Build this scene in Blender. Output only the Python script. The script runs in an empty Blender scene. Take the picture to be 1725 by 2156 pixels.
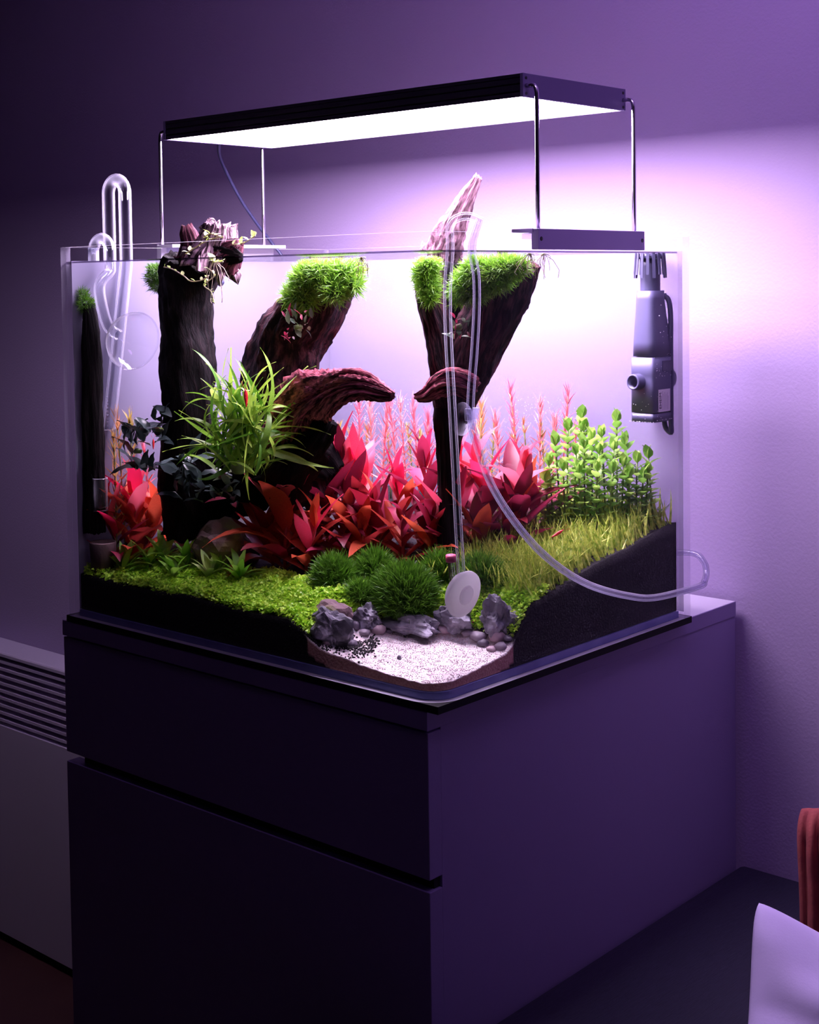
import bpy, bmesh, math, random
import numpy as np
from mathutils import Vector, Matrix, noise

# ------------------------------------------------------------------ camera, light, exposure
S = bpy.context.scene
COL = S.collection
CAM = np.array([0.878, -1.04399, 0.41445]); ROT = (1.523, 0.0151, 0.7437)
FPX, SX, SY = 3003.4, -86.1, -344.7
W0, H0 = 1725, 2156
cd = bpy.data.cameras.new('camera'); cam = bpy.data.objects.new('camera', cd); COL.objects.link(cam)
cam.location = CAM; cam.rotation_euler = ROT
cd.sensor_fit = 'VERTICAL'; cd.sensor_height = 36.0; cd.sensor_width = 36.0 * W0 / H0
cd.lens = FPX / H0 * 36.0
cd.shift_x = -SX / H0; cd.shift_y = SY / H0
cd.clip_start = 0.02; cd.clip_end = 30
S.camera = cam
S.view_settings.view_transform = 'Standard'; S.view_settings.look = 'None'
S.view_settings.gamma = 1.0; S.view_settings.use_curve_mapping = False
S.view_settings.exposure = 0.0
LAMP_E = 76.0; LAMP_C = (0.93, 0.74, 1.0)
w = bpy.data.worlds.new('world'); S.world = w; w.use_nodes = True
w.node_tree.nodes['Background'].inputs[0].default_value = (0.5, 0.3, 1.0, 1)
w.node_tree.nodes['Background'].inputs[1].default_value = 0.002
# dim violet fill light, added out of frame to brighten the upper wall
ld = bpy.data.lights.new('wall_fill_light', 'AREA'); ld.shape = 'DISK'; ld.size = 0.5; ld.energy = 6.0; ld.spread = math.radians(110); ld.color = (0.66, 0.40, 1.0)
lo = bpy.data.objects.new('wall_fill_light', ld); COL.objects.link(lo); lo.location = (0.55, -0.15, 1.55)
lo.rotation_euler = (Vector((0.25, 0.63, 1.1)) - Vector(lo.location)).to_track_quat('-Z', 'Y').to_euler()
S.cycles.transparent_max_bounces = 40; S.cycles.max_bounces = 10; S.cycles.diffuse_bounces = 5
S.cycles.glossy_bounces = 5; S.cycles.transmission_bounces = 10
S.cycles.sample_clamp_indirect = 4.0
S.cycles.caustics_refractive = False

# ------------------------------------------------------------------ where things stand: sight lines of the photograph met with real planes
RM = np.array(cam.rotation_euler.to_matrix())
def ray(px, py):
    return RM @ np.array([(px - W0/2 - SX)/FPX, -(py - H0/2 - SY)/FPX, -1.0])
def at(px, py, ax, v):
    d = ray(px, py); t = (v - CAM[ax]) / d[ax]
    return Vector(CAM + t*d)
def mpp(P):
    return float(-(RM.T @ (np.array(P) - CAM))[2]) / FPX

L, W, H, WL = 0.60, 0.479, 0.4605, 0.4425      # tank length, depth, height, water level
def sst(a, b, x):
    t = min(1, max(0, (x-a)/(b-a))); return t*t*(3-2*t)
def uval(x, y):
    return ((max(0, -x)/0.185)**3 + (max(0, y)/0.14)**3) ** (1/3)
def terrain(x, y):
    u = uval(x, y)
    soil = 0.050 + 0.145*y + 0.006*noise.noise((x*9, y*9, 0)) - 0.012*sst(-0.12, 0, x)*sst(.3, .1, y)
    sand = 0.016 + 0.014*min(u, 1.2)**2 + 0.0012*noise.noise((x*60, y*60, 3))
    return sand + (soil-sand)*sst(0.88, 1.25, u)
def ground(px, py):
    d = ray(px, py); P = None
    for i in range(900):
        P = CAM + (1.05 + i*0.0015)*d
        if P[0] < -.011 and P[1] > .011 and P[2] < terrain(P[0], P[1]): break
        if P[0] < -L+.032 or P[1] > W-.035: break
    return Vector((float(P[0]), float(P[1]), terrain(float(P[0]), float(P[1]))))

# ------------------------------------------------------------------ materials
def nt(name):
    m = bpy.data.materials.new(name); m.use_nodes = True
    t = m.node_tree; t.nodes.clear(); o = t.nodes.new('ShaderNodeOutputMaterial')
    return m, t, o
def N(t, typ, **k):
    n = t.nodes.new(typ)
    for a, b in k.items():
        if a.startswith('i_'): n.inputs[a[2:].replace('_', ' ')].default_value = b
        else: setattr(n, a, b)
    return n
def c4(c): return (c[0], c[1], c[2], 1)
def mat(name, col, rough=0.6, metal=0.0, col2=None, nscale=30, bump=0.0, bscale=200, spec=0.5, stretch=None, lo=.35, hi=.65, rnd=0.0, coat=0.0):
    m, t, o = nt(name); p = N(t, 'ShaderNodeBsdfPrincipled'); t.links.new(p.outputs[0], o.inputs[0])
    p.inputs['Roughness'].default_value = rough; p.inputs['Metallic'].default_value = metal
    p.inputs['Specular IOR Level'].default_value = spec; p.inputs['Coat Weight'].default_value = coat
    p.inputs['Base Color'].default_value = c4(col)
    src = None
    tc = N(t, 'ShaderNodeTexCoord'); mp = N(t, 'ShaderNodeMapping'); t.links.new(tc.outputs['Object'], mp.inputs[0])
    if stretch: mp.inputs['Scale'].default_value = stretch
    if col2:
        n = N(t, 'ShaderNodeTexNoise', i_Scale=nscale, i_Detail=5.0); t.links.new(mp.outputs[0], n.inputs[0])
        r = N(t, 'ShaderNodeValToRGB'); r.color_ramp.elements[0].position = lo; r.color_ramp.elements[1].position = hi
        r.color_ramp.elements[0].color = c4(col); r.color_ramp.elements[1].color = c4(col2)
        t.links.new(n.outputs[0], r.inputs[0]); src = r.outputs[0]
        t.links.new(src, p.inputs['Base Color'])
    if bump:
        n = N(t, 'ShaderNodeTexNoise', i_Scale=bscale, i_Detail=4.0); t.links.new(mp.outputs[0], n.inputs[0])
        b = N(t, 'ShaderNodeBump', i_Strength=bump, i_Distance=0.002); t.links.new(n.outputs[0], b.inputs['Height'])
        t.links.new(b.outputs[0], p.inputs['Normal'])
    return m
def woodmat(name, col, col2, sc=9, lo=.4, hi=.66, rough=.8, bump=1.0):
    m, t, o = nt(name); p = N(t, 'ShaderNodeBsdfPrincipled', i_Roughness=rough); p.inputs['Specular IOR Level'].default_value = .15
    a = N(t, 'ShaderNodeAttribute', attribute_name='grain'); n = N(t, 'ShaderNodeTexNoise', i_Scale=sc, i_Detail=6.0, i_Roughness=.65)
    t.links.new(a.outputs['Vector'], n.inputs[0]); r = N(t, 'ShaderNodeValToRGB'); r.color_ramp.elements[0].position = lo; r.color_ramp.elements[1].position = hi
    r.color_ramp.elements[0].color = c4(col); r.color_ramp.elements[1].color = c4(col2); t.links.new(n.outputs[0], r.inputs[0]); t.links.new(r.outputs[0], p.inputs['Base Color'])
    b = N(t, 'ShaderNodeBump', i_Strength=bump, i_Distance=.004); t.links.new(n.outputs[0], b.inputs['Height']); t.links.new(b.outputs[0], p.inputs['Normal'])
    t.links.new(p.outputs[0], o.inputs[0]); return m
def leafmat(name, col, col2, trans=0.35, rough=0.45, nscale=60, perobj=True):
    m, t, o = nt(name); p = N(t, 'ShaderNodeBsdfPrincipled', i_Roughness=rough); tr = N(t, 'ShaderNodeBsdfTranslucent')
    r = N(t, 'ShaderNodeValToRGB'); r.color_ramp.elements[0].color = c4(col); r.color_ramp.elements[1].color = c4(col2)
    r.color_ramp.elements[0].position = .3; r.color_ramp.elements[1].position = .7
    n = N(t, 'ShaderNodeTexNoise', i_Scale=nscale, i_Detail=2.0)
    tc = N(t, 'ShaderNodeTexCoord'); t.links.new(tc.outputs['Object'], n.inputs[0])
    if perobj:
        oi = N(t, 'ShaderNodeObjectInfo'); a = N(t, 'ShaderNodeMath', operation='MULTIPLY_ADD'); a.inputs[1].default_value = 0.7
        b = N(t, 'ShaderNodeMath', operation='MULTIPLY'); b.inputs[1].default_value = 0.3
        t.links.new(n.outputs[0], b.inputs[0]); t.links.new(oi.outputs['Random'], a.inputs[0]); t.links.new(b.outputs[0], a.inputs[2])
        t.links.new(a.outputs[0], r.inputs[0])
    else: t.links.new(n.outputs[0], r.inputs[0])
    t.links.new(r.outputs[0], p.inputs['Base Color']); t.links.new(r.outputs[0], tr.inputs[0])
    mx = N(t, 'ShaderNodeMixShader', i_Fac=trans); t.links.new(p.outputs[0], mx.inputs[1]); t.links.new(tr.outputs[0], mx.inputs[2])
    t.links.new(mx.outputs[0], o.inputs[0]); return m
def clear(name, tint=(.97,.98,.99), ior=1.45, rough=0.02, edge=None, edgeamt=0.0, glosscol=(1,1,1), refl=1.0):
    """thin clear sheet: see-through, mirror by Fresnel; edge = a milky tone where the wall is seen at a slant"""
    m, t, o = nt(name); tr = N(t, 'ShaderNodeBsdfTransparent', i_Color=c4(tint)); g = N(t, 'ShaderNodeBsdfGlossy', i_Roughness=rough, i_Color=c4(glosscol))
    # Fresnel from the front side on both faces, so that the sheet has no total reflection inside
    lw = N(t, 'ShaderNodeLayerWeight', i_Blend=0.5)
    f = N(t, 'ShaderNodeMath', operation='POWER'); f.inputs[1].default_value = 5.0; t.links.new(lw.outputs['Facing'], f.inputs[0])
    f0 = ((ior-1)/(ior+1))**2
    s = N(t, 'ShaderNodeMath', operation='MULTIPLY_ADD'); s.inputs[1].default_value = (1-f0)*refl; s.inputs[2].default_value = f0*refl
    t.links.new(f.outputs[0], s.inputs[0])
    mx = N(t, 'ShaderNodeMixShader'); t.links.new(s.outputs[0], mx.inputs[0]); t.links.new(tr.outputs[0], mx.inputs[1]); t.links.new(g.outputs[0], mx.inputs[2])
    out = mx
    if edge:
        d = N(t, 'ShaderNodeBsdfDiffuse', i_Color=c4(edge)); tl = N(t, 'ShaderNodeBsdfTranslucent', i_Color=c4(edge)); ad = N(t, 'ShaderNodeMixShader', i_Fac=.5)
        t.links.new(d.outputs[0], ad.inputs[1]); t.links.new(tl.outputs[0], ad.inputs[2])
        q = N(t, 'ShaderNodeMath', operation='POWER'); q.inputs[1].default_value = 2.2; t.links.new(lw.outputs['Facing'], q.inputs[0])
        q2 = N(t, 'ShaderNodeMath', operation='MULTIPLY'); q2.inputs[1].default_value = edgeamt; t.links.new(q.outputs[0], q2.inputs[0])
        m2 = N(t, 'ShaderNodeMixShader'); t.links.new(q2.outputs[0], m2.inputs[0]); t.links.new(mx.outputs[0], m2.inputs[1]); t.links.new(ad.outputs[0], m2.inputs[2]); out = m2
    t.links.new(out.outputs[0], o.inputs[0]); return m
def mixmat(name, col, trans, transp=0.0):
    m, t, o = nt(name); d = N(t, 'ShaderNodeBsdfDiffuse', i_Color=c4(col)); tl = N(t, 'ShaderNodeBsdfTranslucent', i_Color=c4(col))
    a = N(t, 'ShaderNodeMixShader', i_Fac=trans); t.links.new(d.outputs[0], a.inputs[1]); t.links.new(tl.outputs[0], a.inputs[2])
    tr = N(t, 'ShaderNodeBsdfTransparent'); b = N(t, 'ShaderNodeMixShader', i_Fac=transp); t.links.new(a.outputs[0], b.inputs[1]); t.links.new(tr.outputs[0], b.inputs[2])
    t.links.new(b.outputs[0], o.inputs[0]); return m
def emit(name, col, e):
    m, t, o = nt(name); n = N(t, 'ShaderNodeEmission', i_Color=c4(col), i_Strength=e); t.links.new(n.outputs[0], o.inputs[0]); return m

M = {}
M['dimwall'] = mat('dark_wall_paint', (.03, .02, .04), .9)
M['wall'] = mat('wall_paint', (.43, .33, .56), .85, bump=.25, bscale=260)
M['ceiling'] = mat('ceiling_paint', (.3, .24, .38), .9)
M['floor'] = mat('floor_dark_wood', (.07, .025, .03), .5, col2=(.10, .04, .04), nscale=6)
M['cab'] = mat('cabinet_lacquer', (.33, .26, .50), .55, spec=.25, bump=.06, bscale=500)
M['cablit'] = mat('cabinet_lacquer_lit', (.66, .60, .74), .4)  # same lacquer made paler: lamplight on the top put into the colour
M['dark'] = mat('black_recess', (.012, .01, .014), .9)
M['foam'] = mat('black_foam', (.006, .006, .008), .95)
M['glass'] = clear('tank_glass', (.992, .994, .995), 1.25, refl=.35)
M['glassedge'] = mixmat('tank_glass_cut_edge', (.72, .66, .86), .5, .68)
M['glassend'] = mixmat('tank_glass_end_edge', (.72, .66, .86), .5, .72)
M['glassedge'] = mixmat('tank_glass_rim_edge', (.85, .80, .95), .4, .25)
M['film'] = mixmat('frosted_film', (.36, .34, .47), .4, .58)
M['mirrorfilm'] = mixmat('reflection_end_film', (.29, .265, .38), .35, .22)
M['water'] = clear('water_body', (.997, .998, .998), 1.0, refl=.1)
M['surface'] = clear('water_surface', (.97, .975, .98), 1.33, .01)
M['pipe'] = clear('blown_glass', (.95, .96, .97), 1.4, .03, edge=(.86, .82, .98), edgeamt=.75)
M['hose'] = clear('clear_hose', (.88, .88, .93), 1.4, .12, edge=(.80, .74, .95), edgeamt=.85)
M['acryl'] = clear('clear_acrylic', (.85, .85, .92), 1.4, .1, edge=(.85, .8, .95), edgeamt=.9)
M['black'] = mat('anodised_black', (.022, .018, .032), .38, .3)
M['blackend'] = mat('anodised_black_end', (.13, .10, .22), .42, .2)
M['bracket'] = mat('bracket_grey_violet', (.34, .26, .52), .4, .1)
M['litwhite'] = mat('bracket_lit_white', (.85, .8, .9), .4)  # lamp glare on the left bracket painted white; bubbles share it
M['chrome'] = mat('steel_rod', (.75, .7, .8), .22, 1.0)
M['screw'] = mat('screw_hole', (.006, .005, .01), .5)
M['panel'] = emit('led_panel', LAMP_C, LAMP_E)
M['pump'] = mat('pump_plastic', (.085, .08, .165), .45, spec=.4)
M['pumpdark'] = mat('pump_dark_plastic', (.05, .048, .105), .45)
M['cable'] = mat('dark_cable', (.04, .04, .10), .45)
M['ledcable'] = mat('grey_blue_cable', (.05, .05, .13), .4)
M['label'] = mat('paper_label', (.88, .82, .86), .5)
M['ink'] = mat('label_ink', (.05, .03, .06), .6)
M['ink2'] = mat('label_small_ink', (.45, .36, .48), .6)
M['cer'] = mixmat('white_ceramic', (.97, .95, .98), .8, .02)
M['pinkring'] = mat('pink_rubber', (.75, .12, .22), .5)
M['terra'] = mat('grey_brown_clay', (.14, .085, .09), .8, bump=.3)
M['soil'] = None
M['grain'] = mat('black_soil_grain', (.012, .009, .012), .85)
M['wooddark'] = woodmat('driftwood_dark', (.004, .003, .004), (.022, .011, .014), 7, .45, .75)
M['wood'] = woodmat('driftwood_brown', (.012, .006, .010), (.15, .055, .07), 7, .46, .74)
M['woodred'] = woodmat('driftwood_red', (.05, .008, .018), (.82, .20, .27), 8, .42, .66, .7)
M['woodpink'] = woodmat('driftwood_bleached', (.13, .05, .08), (.55, .32, .42), 9, .38, .6)
M['woodpink2'] = woodmat('driftwood_pale_snag', (.03, .012, .02), (.85, .55, .68), 8, .42, .6)
M['woodstub'] = woodmat('driftwood_maroon', (.03, .008, .016), (.34, .10, .15), 8, .42, .68)
M['rock'] = mat('mossy_rock', (.22, .14, .15), .9, col2=(.32, .36, .10), nscale=22, bump=1.0, bscale=120, lo=.5, hi=.72)
M['stone'] = mat('grey_stone', (.14, .13, .17), .6, col2=(.72, .68, .8), nscale=38, bump=.9, bscale=90, lo=.52, hi=.72)
M['pebble'] = mat('grey_pebble', (.27, .22, .28), .6, col2=(.44, .37, .43), nscale=60, bump=.3)
M['pebblepink'] = mat('pink_pebble', (.52, .36, .42), .6, col2=(.66, .5, .54), nscale=60, bump=.3)
M['pebbledark'] = mat('dark_pebble', (.10, .08, .12), .55, col2=(.2, .17, .22), nscale=60, bump=.3)
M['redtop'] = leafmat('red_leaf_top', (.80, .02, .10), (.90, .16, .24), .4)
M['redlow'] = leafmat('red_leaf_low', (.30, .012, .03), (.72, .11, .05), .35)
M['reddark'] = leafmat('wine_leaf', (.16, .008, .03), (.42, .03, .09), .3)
M['redstem'] = leafmat('pink_stem', (.55, .08, .10), (.6, .2, .1), .2)
M['pink'] = leafmat('pink_needle_leaf', (.85, .18, .26), (.90, .34, .36), .4)
M['orange'] = leafmat('orange_green_leaf', (.55, .42, .10), (.85, .28, .2), .4)
M['lime'] = leafmat('lime_leaf', (.26, .62, .015), (.74, .95, .10), .35, perobj=False, nscale=300)
M['stemleaf'] = leafmat('green_round_leaf', (.20, .42, .06), (.46, .68, .14), .4)
M['gstem'] = leafmat('green_stem', (.16, .22, .06), (.22, .3, .08), .1)
M['grass'] = leafmat('grass_blade', (.16, .34, .015), (.80, .82, .18), .35, perobj=False, nscale=220)
M['moss'] = leafmat('moss_green', (.04, .13, .01), (.17, .40, .03), .3, perobj=False, nscale=160)
M['mossbright'] = leafmat('bright_moss', (.10, .28, .015), (.30, .58, .05), .3, perobj=False, nscale=160)
M['fern'] = leafmat('fern_leaf', (.10, .28, .02), (.42, .62, .08), .35)
M['stau'] = leafmat('mid_green_leaf', (.16, .42, .03), (.42, .72, .10), .35)
M['stau2'] = leafmat('pale_green_leaf', (.38, .56, .12), (.62, .72, .3), .35)
M['buce'] = leafmat('dark_leaf', (.012, .022, .022), (.07, .10, .10), .1, rough=.3)
M['floatleaf'] = leafmat('floating_leaf', (.45, .62, .12), (.8, .85, .5), .35)
M['root'] = leafmat('pale_root', (.5, .42, .2), (.75, .62, .5), .2)
M['shrimp'] = mat('shrimp_red', (.80, .02, .03), .35)
M['bed'] = mat('dark_ribbed_fabric', (.024, .020, .050), .95, col2=(.034, .028, .066), nscale=300, bump=.8, bscale=420, stretch=(3, .15, 1))
M['pillow'] = mat('lavender_cotton', (.68, .54, .99), .9, bump=.08, bscale=500)
M['cushion'] = mat('brick_red_velvet', (.20, .025, .035), .9, col2=(.26, .04, .045), nscale=60, bump=.4, bscale=300)
M['radiator'] = mat('radiator_enamel', (.78, .68, .92), .4)

# soil with a sand corner: mask stored on the mesh
m, t, o = nt('substrate'); p = N(t, 'ShaderNodeBsdfPrincipled', i_Roughness=.9)
a = N(t, 'ShaderNodeAttribute', attribute_name='sand'); tc = N(t, 'ShaderNodeTexCoord')
n1 = N(t, 'ShaderNodeTexNoise', i_Scale=420.0, i_Detail=3.0); t.links.new(tc.outputs['Object'], n1.inputs[0])
r1 = N(t, 'ShaderNodeValToRGB'); r1.color_ramp.elements[0].position = .36; r1.color_ramp.elements[0].color = (.84, .66, .66, 1)
r1.color_ramp.elements[1].position = .58; r1.color_ramp.elements[1].color = (.97, .92, .92, 1); t.links.new(n1.outputs[0], r1.inputs[0])
mx = N(t, 'ShaderNodeMix', data_type='RGBA'); t.links.new(a.outputs['Fac'], mx.inputs[0]); mx.inputs[6].default_value = (.008, .006, .009, 1)
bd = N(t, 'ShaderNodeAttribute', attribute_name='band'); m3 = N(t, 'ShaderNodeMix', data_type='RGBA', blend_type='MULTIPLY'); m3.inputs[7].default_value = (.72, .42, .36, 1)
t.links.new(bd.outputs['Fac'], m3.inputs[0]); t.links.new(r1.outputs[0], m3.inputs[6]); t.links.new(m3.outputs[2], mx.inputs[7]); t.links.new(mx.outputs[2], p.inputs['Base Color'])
b = N(t, 'ShaderNodeBump', i_Strength=.8, i_Distance=.002); t.links.new(n1.outputs[0], b.inputs['Height']); t.links.new(b.outputs[0], p.inputs['Normal'])
t.links.new(p.outputs[0], o.inputs[0]); M['soil'] = m

# ------------------------------------------------------------------ building helpers
ORG = {}
def thing(name, label, cat, loc, group=None):
    o = bpy.data.objects.new(name, None); COL.objects.link(o); o.location = loc; o.empty_display_size = .02
    ORG[o.name] = Vector(loc); o['label'] = label; o['category'] = cat
    if group: o['group'] = group
    return o
def tag(o, label, cat, group=None, kind=None):
    o['label'] = label; o['category'] = cat
    if group: o['group'] = group
    if kind: o['kind'] = kind
    return o
def mk(name, verts, faces, m, parent=None, smooth=True, mats=None, fm=None, kind=None, origin=None):
    """one mesh object; vertices in world coordinates"""
    off = ORG[parent.name] if parent else Vector(origin) if origin is not None else Vector((0, 0, 0))
    me = bpy.data.meshes.new(name)
    V = np.asarray([tuple(v) for v in verts], dtype=float) if not isinstance(verts, np.ndarray) else verts
    V = V - np.array(off)
    if isinstance(faces, np.ndarray):
        k = faces.shape[1]; me.vertices.add(len(V)); me.vertices.foreach_set('co', V.ravel().astype(np.float32))
        me.loops.add(faces.size); me.loops.foreach_set('vertex_index', faces.ravel().astype(np.int32))
        me.polygons.add(len(faces)); me.polygons.foreach_set('loop_start', np.arange(0, faces.size, k, dtype=np.int32))
        me.update(calc_edges=True)
    else: me.from_pydata(V.tolist(), [], faces)
    for q in (mats or [m]): me.materials.append(q)
    if fm is not None: me.polygons.foreach_set('material_index', fm)
    me.polygons.foreach_set('use_smooth', [smooth]*len(me.polygons)); me.update()
    o = bpy.data.objects.new(name, me); COL.objects.link(o)
    if parent: o.parent = parent
    elif origin is not None: o.location = origin
    ORG[o.name] = off
    if kind: o['kind'] = kind
    return o
def inst(name, me, mtx, parent):
    o = bpy.data.objects.new(name, me); COL.objects.link(o); o.parent = parent
    o.matrix_local = Matrix.Translation(-ORG[parent.name]) @ mtx; return o
def boxv(a, b):
    x0, y0, z0 = a; x1, y1, z1 = b
    v = [(x0,y0,z0),(x1,y0,z0),(x1,y1,z0),(x0,y1,z0),(x0,y0,z1),(x1,y0,z1),(x1,y1,z1),(x0,y1,z1)]
    f = [(0,3,2,1),(4,5,6,7),(0,1,5,4),(1,2,6,5),(2,3,7,6),(3,0,4,7)]
    return v, f
def box(name, a, b, m, parent=None, bev=0.0, **k):
    v, f = boxv(a, b)
    if bev:
        bm = bmesh.new(); vs = [bm.verts.new(q) for q in v]; [bm.faces.new([vs[i] for i in ff]) for ff in f]
        bmesh.ops.bevel(bm, geom=list(bm.edges), offset=bev, segments=2, affect='EDGES', profile=.5)
        bm.verts.index_update(); v = [tuple(q.co) for q in bm.verts]; f = [[q.index for q in ff.verts] for ff in bm.faces]; bm.free()
    return mk(name, v, f, m, parent, smooth=False, **k)
def frames(P):
    P = [Vector(p) for p in P]; T = []
    for i in range(len(P)):
        T.append((P[min(i+1, len(P)-1)] - P[max(i-1, 0)]).normalized())
    up = Vector((0, 0, 1)) if abs(T[0].z) < .9 else Vector((1, 0, 0))
    n = T[0].cross(up).normalized(); out = []
    for i in range(len(P)):
        n = (n - T[i]*n.dot(T[i])).normalized(); out.append((P[i], T[i], n, T[i].cross(n)))
    return out
def smoothpath(pts, n=6):
    """Catmull-Rom through the points; any number of components"""
    P = [np.array(p, dtype=float) for p in pts]; out = []
    for i in range(len(P)-1):
        p0, p1, p2, p3 = P[max(i-1,0)], P[i], P[i+1], P[min(i+2, len(P)-1)]
        for k in range(n):
            t = k/n
            out.append(.5*((2*p1)+(-p0+p2)*t+(2*p0-5*p1+4*p2-p3)*t*t+(-p0+3*p1-3*p2+p3)*t**3))
    out.append(P[-1]); return out
def tubev(path, r, seg=10, cap=True):
    fr = frames(path); v, f = [], []
    rr = r if hasattr(r, '__len__') else [r]*len(fr)
    for i, (p, T, n, b) in enumerate(fr):
        for k in range(seg):
            a = 2*math.pi*k/seg; v.append(p + (n*math.cos(a)+b*math.sin(a))*rr[i])
    for i in range(len(fr)-1):
        for k in range(seg):
            a, c = i*seg+k, i*seg+(k+1) % seg; f.append((a, c, c+seg, a+seg))
    if cap: f.append(tuple(range(seg-1, -1, -1))); f.append(tuple(range((len(fr)-1)*seg, len(fr)*seg)))
    return v, f
def tube(name, path, r, m, parent=None, seg=10, cap=True, **k):
    v, f = tubev(path, r, seg, cap); return mk(name, v, f, m, parent, **k)
def lathe(name, base, axis, prof, m, parent=None, seg=28, **k):
    """profile of (distance along the axis, radius)"""
    A = Vector(axis).normalized(); n = A.orthogonal().normalized(); b = A.cross(n); v, f = [], []
    for (h, r) in prof:
        for q in range(seg):
            a = 2*math.pi*q/seg; v.append(Vector(base) + A*h + (n*math.cos(a)+b*math.sin(a))*r)
    for i in range(len(prof)-1):
        for q in range(seg):
            a, c = i*seg+q, i*seg+(q+1) % seg; f.append((a, c, c+seg, a+seg))
    if prof[0][1] > 1e-5 and k.pop('capa', False): f.append(tuple(range(seg-1, -1, -1)))
    return mk(name, v, f, m, parent, **k)
def join(parts):
    V, F, o = [], [], 0
    for v, f in parts:
        V += list(v); F += [tuple(i+o for i in q) for q in f]; o += len(v)
    return V, F
def scatter(name, tv, tf, P, Z, scale, m, parent=None, rng=None, kind='stuff', origin=None, droop=None):
    """many copies of one small template joined into one mesh. Z = local up of each copy"""
    n = len(P); P = np.asarray(P, float); Z = np.asarray(Z, float); Z /= np.linalg.norm(Z, axis=1)[:, None]
    R = rng.normal(size=(n, 3)); X = np.cross(R, Z); X /= np.linalg.norm(X, axis=1)[:, None]; Y = np.cross(Z, X)
    s = np.asarray(scale, float)
    if s.ndim == 1: s = np.stack([s, s, s], 1)
    tv = np.asarray(tv, float)
    V = (P[:, None, :] + tv[None, :, 0, None]*(X*s[:, 0:1])[:, None, :] + tv[None, :, 1, None]*(Y*s[:, 1:2])[:, None, :] + tv[None, :, 2, None]*(Z*s[:, 2:3])[:, None, :])
    F = np.asarray(tf)[None, :, :] + (np.arange(n)*len(tv))[:, None, None]
    return mk(name, V.reshape(-1, 3), F.reshape(-1, F.shape[2]), m, parent, kind=kind, origin=origin)
# templates
def blade_t(seg=3, wd=.05, bend=.35):
    v, f = [], []
    for i in range(seg+1):
        t = i/seg; w_ = wd*(1-t**1.5)+.003; x = bend*t*t
        v += [(x, -w_, t), (x, w_, t)]
    for i in range(seg): f.append((2*i, 2*i+1, 2*i+3, 2*i+2))
    return v, f
DISC = ([(.0, 0, 0), (.35, .42, .12), (0.95, .36, .2), (1.25, 0, .12), (.95, -.36, .2), (.35, -.42, .12)], [(0, 1, 2, 3), (0, 3, 4, 5)])
def leaf_mesh(name, m, wd=.24, n=7, arch=.8, a0=0.0, fold=.25, tipw=1.0, wave=0.0, side=0.0, shape='lance'):
    v, f = [], []; y = z = x = 0.0
    for i in range(n+1):
        t = i/n; ang = a0 - arch*t
        if i: y += math.cos(ang)/n; z += math.sin(ang)/n; x += side*t/n
        if shape == 'lance': wi = wd*math.sin(math.pi*min(1, t**.85*.97+.03))**.9
        elif shape == 'round': wi = wd*math.sqrt(max(0, 1-(2*t-1)**2))
        else: wi = wd*(min(1, t*6+.25))*(1-t**3)
        if i == n: wi = .004
        wz = wave*math.sin(t*14)
        v += [(x-wi, y, z+fold*wi+wz), (x, y, z), (x+wi, y, z+fold*wi-wz)]
    for i in range(n):
        a = 3*i; f += [(a, a+1, a+4, a+3), (a+1, a+2, a+5, a+4)]
    me = bpy.data.meshes.new(name); me.from_pydata(v, [], f); me.materials.append(m)
    me.polygons.foreach_set('use_smooth', [True]*len(f)); return me
def mtx(P, d, up, s):
    Y = Vector(d).normalized(); X = Y.cross(Vector(up))
    if X.length < 1e-4: X = Y.orthogonal()
    X.normalize(); Z = X.cross(Y)
    if isinstance(s, (int, float)): s = (s, s, s)
    m_ = Matrix(((X.x*s[0], Y.x*s[1], Z.x*s[2], P[0]), (X.y*s[0], Y.y*s[1], Z.y*s[2], P[1]), (X.z*s[0], Y.z*s[1], Z.z*s[2], P[2]), (0, 0, 0, 1)))
    return m_

# ------------------------------------------------------------------ the room
def struct(o): o['kind'] = 'structure'; return o
WY, FZ = 0.63, -0.945
struct(box('wall_back', (-3.2, WY, FZ), (2.4, WY+.1, 1.7), M['wall']))
struct(box('wall_left', (-3.3, -3.2, FZ), (-3.2, WY, 1.7), M['dimwall']))
struct(box('wall_right', (2.4, -3.2, FZ), (2.5, WY, 1.7), M['dimwall']))
struct(box('ceiling', (-3.3, -3.3, 1.7), (2.5, WY+.1, 1.8), M['ceiling']))
struct(box('floor', (-3.3, -3.3, FZ-.1), (2.5, WY+.1, FZ), M['floor']))

# radiator, left behind the cabinet
rad = thing('radiator', 'pale wall-mounted radiator with horizontal grille slats left of the cabinet', 'radiator', (-1.25, .59, FZ))
x0, x1, yf = -1.95, -0.68, .56
v, f = [], []
prof = [(yf, -.3425), (yf, -.337), (yf+.002, -.3345), (yf+.006, -.3335), (WY-.001, -.3335), (WY-.001, -.3425)]
n = len(prof); v = [(x0, y, z) for y, z in prof] + [(x1, y, z) for y, z in prof]
f = [(i, (i+1) % n, (i+1) % n+n, i+n) for i in range(n)] + [tuple(range(n-1, -1, -1)), tuple(range(n, 2*n))]
mk('top_cover', v, f, M['radiator'], rad, smooth=False)
box('front_panel', (x0, yf, FZ+.02), (x1, yf+.015, -.487), M['radiator'], rad)
box('core', (x0+.01, yf+.04, FZ+.02), (x1-.01, WY-.001, -.3426), M['dark'], rad)
box('foot', (x0+.1, yf+.02, FZ), (x0+.16, WY-.01, FZ+.021), M['radiator'], rad); box('foot', (x1-.16, yf+.02, FZ), (x1-.1, WY-.01, FZ+.021), M['radiator'], rad)
for k in range(9):
    z = -.3545 - k*.0152
    box('slat', (x0, yf+.002, z-.0027), (x1, yf+.03, z+.0027), M['radiator'], rad)
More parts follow.
